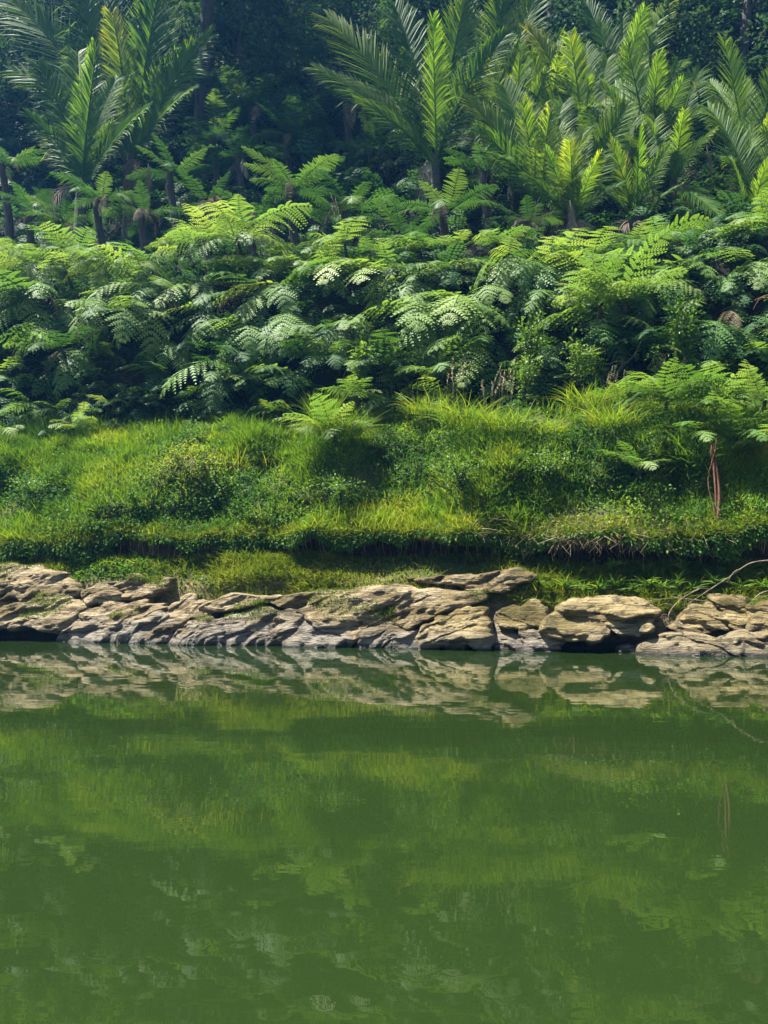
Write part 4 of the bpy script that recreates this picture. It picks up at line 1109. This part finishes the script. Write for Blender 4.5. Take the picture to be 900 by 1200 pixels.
shrub(625, 450, 2.9, 1.25, 0.30, 9, 900, 'tall fine leaved green shrub left of the sparse sapling', 0.06)
shrub(615, 470, 2.7, 0.6, 0.35, 8, 500, 'low yellow green shrub at the foot of the fine leaved shrub', 0.05, lo=0.4, hi=0.9)
shrub(803, 440, 2.75, 1.15, 0.30, 9, 800, 'upright bright green shrub between the hanging ferns at right', 0.085)
shrub(770, 452, 2.6, 0.55, 0.2, 5, 140, 'twiggy sapling with few leaves at the foot of the right ferns', 0.06)
shrub(420, 455, 2.75, 0.75, 0.22, 6, 380, 'glossy leaved shrub standing in front of the dark fern bank', 0.09)
shrub(40, 585, 1.35, 0.35, 0.5, 9, 600, 'dark leafy creeper mound low on the left slope', 0.05, lo=0.0, hi=0.4, name='shrub')
shrub(540, 575, 1.15, 0.45, 0.42, 12, 900, 'small leaved creeper hanging on the face of the centre mound', 0.045, lo=0.15, hi=0.6, name='shrub')
shrub(400, 590, 1.2, 0.35, 0.35, 10, 600, 'small dark shrub below the yellow fern', 0.05, lo=0.05, hi=0.5, name='shrub')
shrub(640, 560, 1.25, 0.35, 0.35, 10, 550, 'olive creeper mound on the right flank of the centre mound', 0.045, lo=0.3, hi=0.8, name='shrub')

# strap leaved plants along the ledge
def strap(px, py, d, n, length, label):
    loc = at(px, py, d)
    mb = MB()
    a = RNG.uniform(0, 6.28, n)
    up = norm(np.stack([np.cos(a) * 0.7, np.sin(a) * 0.4 - 0.45, np.full(n, 0.7)], -1))
    blades(mb, RNG.normal(size=(n, 3)) * 0.02, up, RNG.uniform(0.6, 1, n) * length, RNG.uniform(0.008, 0.014, n), RNG.uniform(0.4, 1.0, n), RNG.uniform(0.25, 0.8, n), 4)
    o = link('strap_plant', mb.mesh('strap_plant', M_COVER)); o.location = tuple(loc)
    tag(o, label, 'plant', 'strap leaved plants on the mossy ledge')
SPX = [(628, 684), (645, 690), (664, 688), (684, 692), (703, 690), (722, 685), (742, 692), (760, 686), (775, 690), (792, 684), (812, 690), (838, 684), (868, 692), (895, 688), (716, 664), (758, 668), (800, 664)]
for k, (x, y) in enumerate(SPX):
    strap(x, y, 0.72 if k < 14 else 1.0, random.choice((22, 28, 34)), random.uniform(0.14, 0.22),
          f'strap leaved green plant on the {"front edge of the" if k < 14 else "back of the"} right ledge, {ordinal(k if k < 14 else k - 14)} from the cleft')

# ------------------------------------------------------------------ reddish stem, driftwood, roots, twigs
base = at(838, 622, 0.95); top = at(838, 522, 1.25)
o = root('dead_fern_stem', base, 'reddish brown fibrous stem hanging upright on the right grass', 'stem')  # slender dead tree fern trunk of reddish fibres
mb = MB()
q = np.linspace(0, 1, 12)[:, None]
for k in range(7):
    off = np.array([random.uniform(-0.045, 0.045), random.uniform(-0.04, 0.03), 0])
    pts = (top - base) * q + off * (0.6 + 0.5 * np.sin(q * 5 + k)) + np.array([0.03, 0, 0]) * np.sin(q * 4)
    mb.tube(pts * (1 if k else 1.0), 0.022 * (1 - 0.35 * q[:, 0]) * random.uniform(0.5, 1.2), 6, 0.4)
link('fibres', mb.mesh('fibres', M_RED, True), o)
mb = MB()
pts = (top - base) * q * 1.08 + np.array([-0.05, -0.04, 0]) + np.array([0.05, 0, 0]) * np.sin(q * 7 + 1)
mb.tube(pts, 0.006, 6, 0.4)
link('vine', mb.mesh('vine', M_RED, True), o)

def branch(pxs, d, r0, r1, name, label, cat, mat=M_WOOD, twigs=0, group=None):
    P = np.array([at(x, y, d + dd) for x, y, dd in pxs])
    t = np.linspace(0, len(P) - 1, 6 * (len(P) - 1) + 1)
    pts = np.stack([np.interp(t, np.arange(len(P)), P[:, j]) for j in range(3)], -1)
    for _ in range(3): pts[1:-1] = 0.5 * pts[1:-1] + 0.25 * (pts[2:] + pts[:-2])
    b0 = pts[0].copy()
    pts = pts - b0
    o = root(name, b0, label, cat, group)
    mb = MB(); mb.tube(pts, np.linspace(r0, r1, len(pts)) * (1 + 0.15 * RNG.uniform(-1, 1, len(pts))), 7, 0.5)
    link('limb', mb.mesh('limb', mat, True), o)
    for k in range(twigs):
        i = random.randrange(1, len(pts) - 1)
        e = pts[i] + np.array([random.uniform(-0.25, 0.25), random.uniform(-0.12, 0.05), random.uniform(-0.22, 0.18)])
        qq = np.linspace(0, 1, 5)[:, None]
        mb = MB(); mb.tube(pts[i] * (1 - qq) + e * qq + np.array([0, 0, 0.04]) * np.sin(qq * 3), np.linspace(r1 * 0.9, 0.003, 5), 5, 0.5)
        link('twig', mb.mesh('twig', mat, True), o)
    return o
branch([(800, 712, 0.0), (830, 692, 0.05), (855, 676, 0.08), (880, 658, 0.1), (930, 655, 0.15)], 0.55, 0.006, 0.008, 'driftwood_branch', 'bent bleached driftwood branch leaning on the right rocks', 'branch', twigs=3)
branch([(780, 735, -0.1), (785, 715, 0), (800, 700, 0.05), (820, 690, 0.1)], 0.42, 0.007, 0.004, 'exposed_root', 'pale root running over the middle of the right rocks', 'root', twigs=5)
branch([(735, 722, -0.1), (750, 706, 0), (790, 700, 0.1), (840, 706, 0.1)], 0.45, 0.005, 0.006, 'exposed_root', 'thin root mat on top of the big ochre boulder', 'root', twigs=7)
branch([(862, 735, -0.1), (872, 715, 0), (890, 695, 0.05), (910, 690, 0.1)], 0.40, 0.008, 0.006, 'exposed_root', 'pale root between the two last mossy boulders', 'root', twigs=5)
branch([(98, 400, 0), (112, 388, -0.1), (130, 380, -0.15), (150, 385, -0.1)], 3.15, 0.005, 0.003, 'dead_twigs', 'tangle of bare pale twigs caught in the left ferns', 'twigs', twigs=14)
branch([(690, 470, 0), (715, 445, -0.1), (745, 415, -0.1), (755, 390, 0)], 2.8, 0.004, 0.003, 'dead_twigs', 'thin bare twigs before the dark bank right of the sapling', 'twigs', twigs=8)
branch([(885, 352, 0), (900, 345, -.1), (925, 350, 0)], 3.4, 0.012, 0.008, 'dead_twigs', 'reddish bare branch at the right edge among the ferns', 'twigs', mat=M_RED, twigs=3)

def hanging(px, py, d, l, label, seed):
    b0 = at(px, py, d)
    mbf = palm_frond([0, 0, 0], [0.02, -0.06, -0.3 * l], [0.05, -0.1, -l], np.array([0.2, -1.0, 0.2]), 0.12, seed, nl=26, droop=0.8)
    o = link('dead_palm_frond', mbf.mesh('dead_palm_frond', M_DEAD)); o.location = tuple(b0)
    tag(o, label, 'dead frond', 'grey dead palm fronds hanging in the gap')
hanging(174, 192, 6.3, 0.95, 'grey dead palm frond hanging right of the left palm foot', 501)
hanging(668, 235, 5.7, 1.05, 'pale dead palm frond hanging into the crest ferns under the right palms', 502)
hanging(712, 125, 7.0, 0.7, 'small pale dead frond hanging in the middle of the right palms', 503)

hanging(735, 178, 6.6, 0.8, 'thin dry frond hanging in front of the right palms near their middle', 504)
hanging(828, 172, 6.9, 0.75, 'dry frond hanging left of the right edge palm', 505)
hanging(560, 190, 6.7, 0.7, 'dry frond hanging right of the middle palm foot', 506)
hanging(425, 120, 7.2, 0.7, 'dry frond hanging from the left fronds of the middle palm', 507)

# ------------------------------------------------------------------ air
HAZE = 0.0009
m, nt, out = new_mat('haze_air')
pv = nt.nodes.new('ShaderNodeVolumePrincipled')
pv.inputs['Color'].default_value = (0.12, 0.42, 1.0, 1)
pv.inputs['Density'].default_value = HAZE
pv.inputs['Anisotropy'].default_value = 0.3
nt.links.new(pv.outputs[0], out.inputs['Volume'])
mb = MB()
X0, X1, Y0, Y1, Z0, Z1 = -38, 38, -32, 50, -2.4, 46
v = [(x, y, z) for z in (Z0, Z1) for x, y in ((X0, Y0), (X1, Y0), (X1, Y1), (X0, Y1))]
mb.add(v, [(3, 2, 1, 0), (4, 5, 6, 7), (0, 1, 5, 4), (1, 2, 6, 5), (2, 3, 7, 6), (3, 0, 4, 7)])
if HAZE > 0:
    kind(link('haze', mb.mesh('haze', m)), 'stuff')

for lb, nm in LABELS.items():
    if len(nm) > 1: print('DUP LABEL', lb, nm)
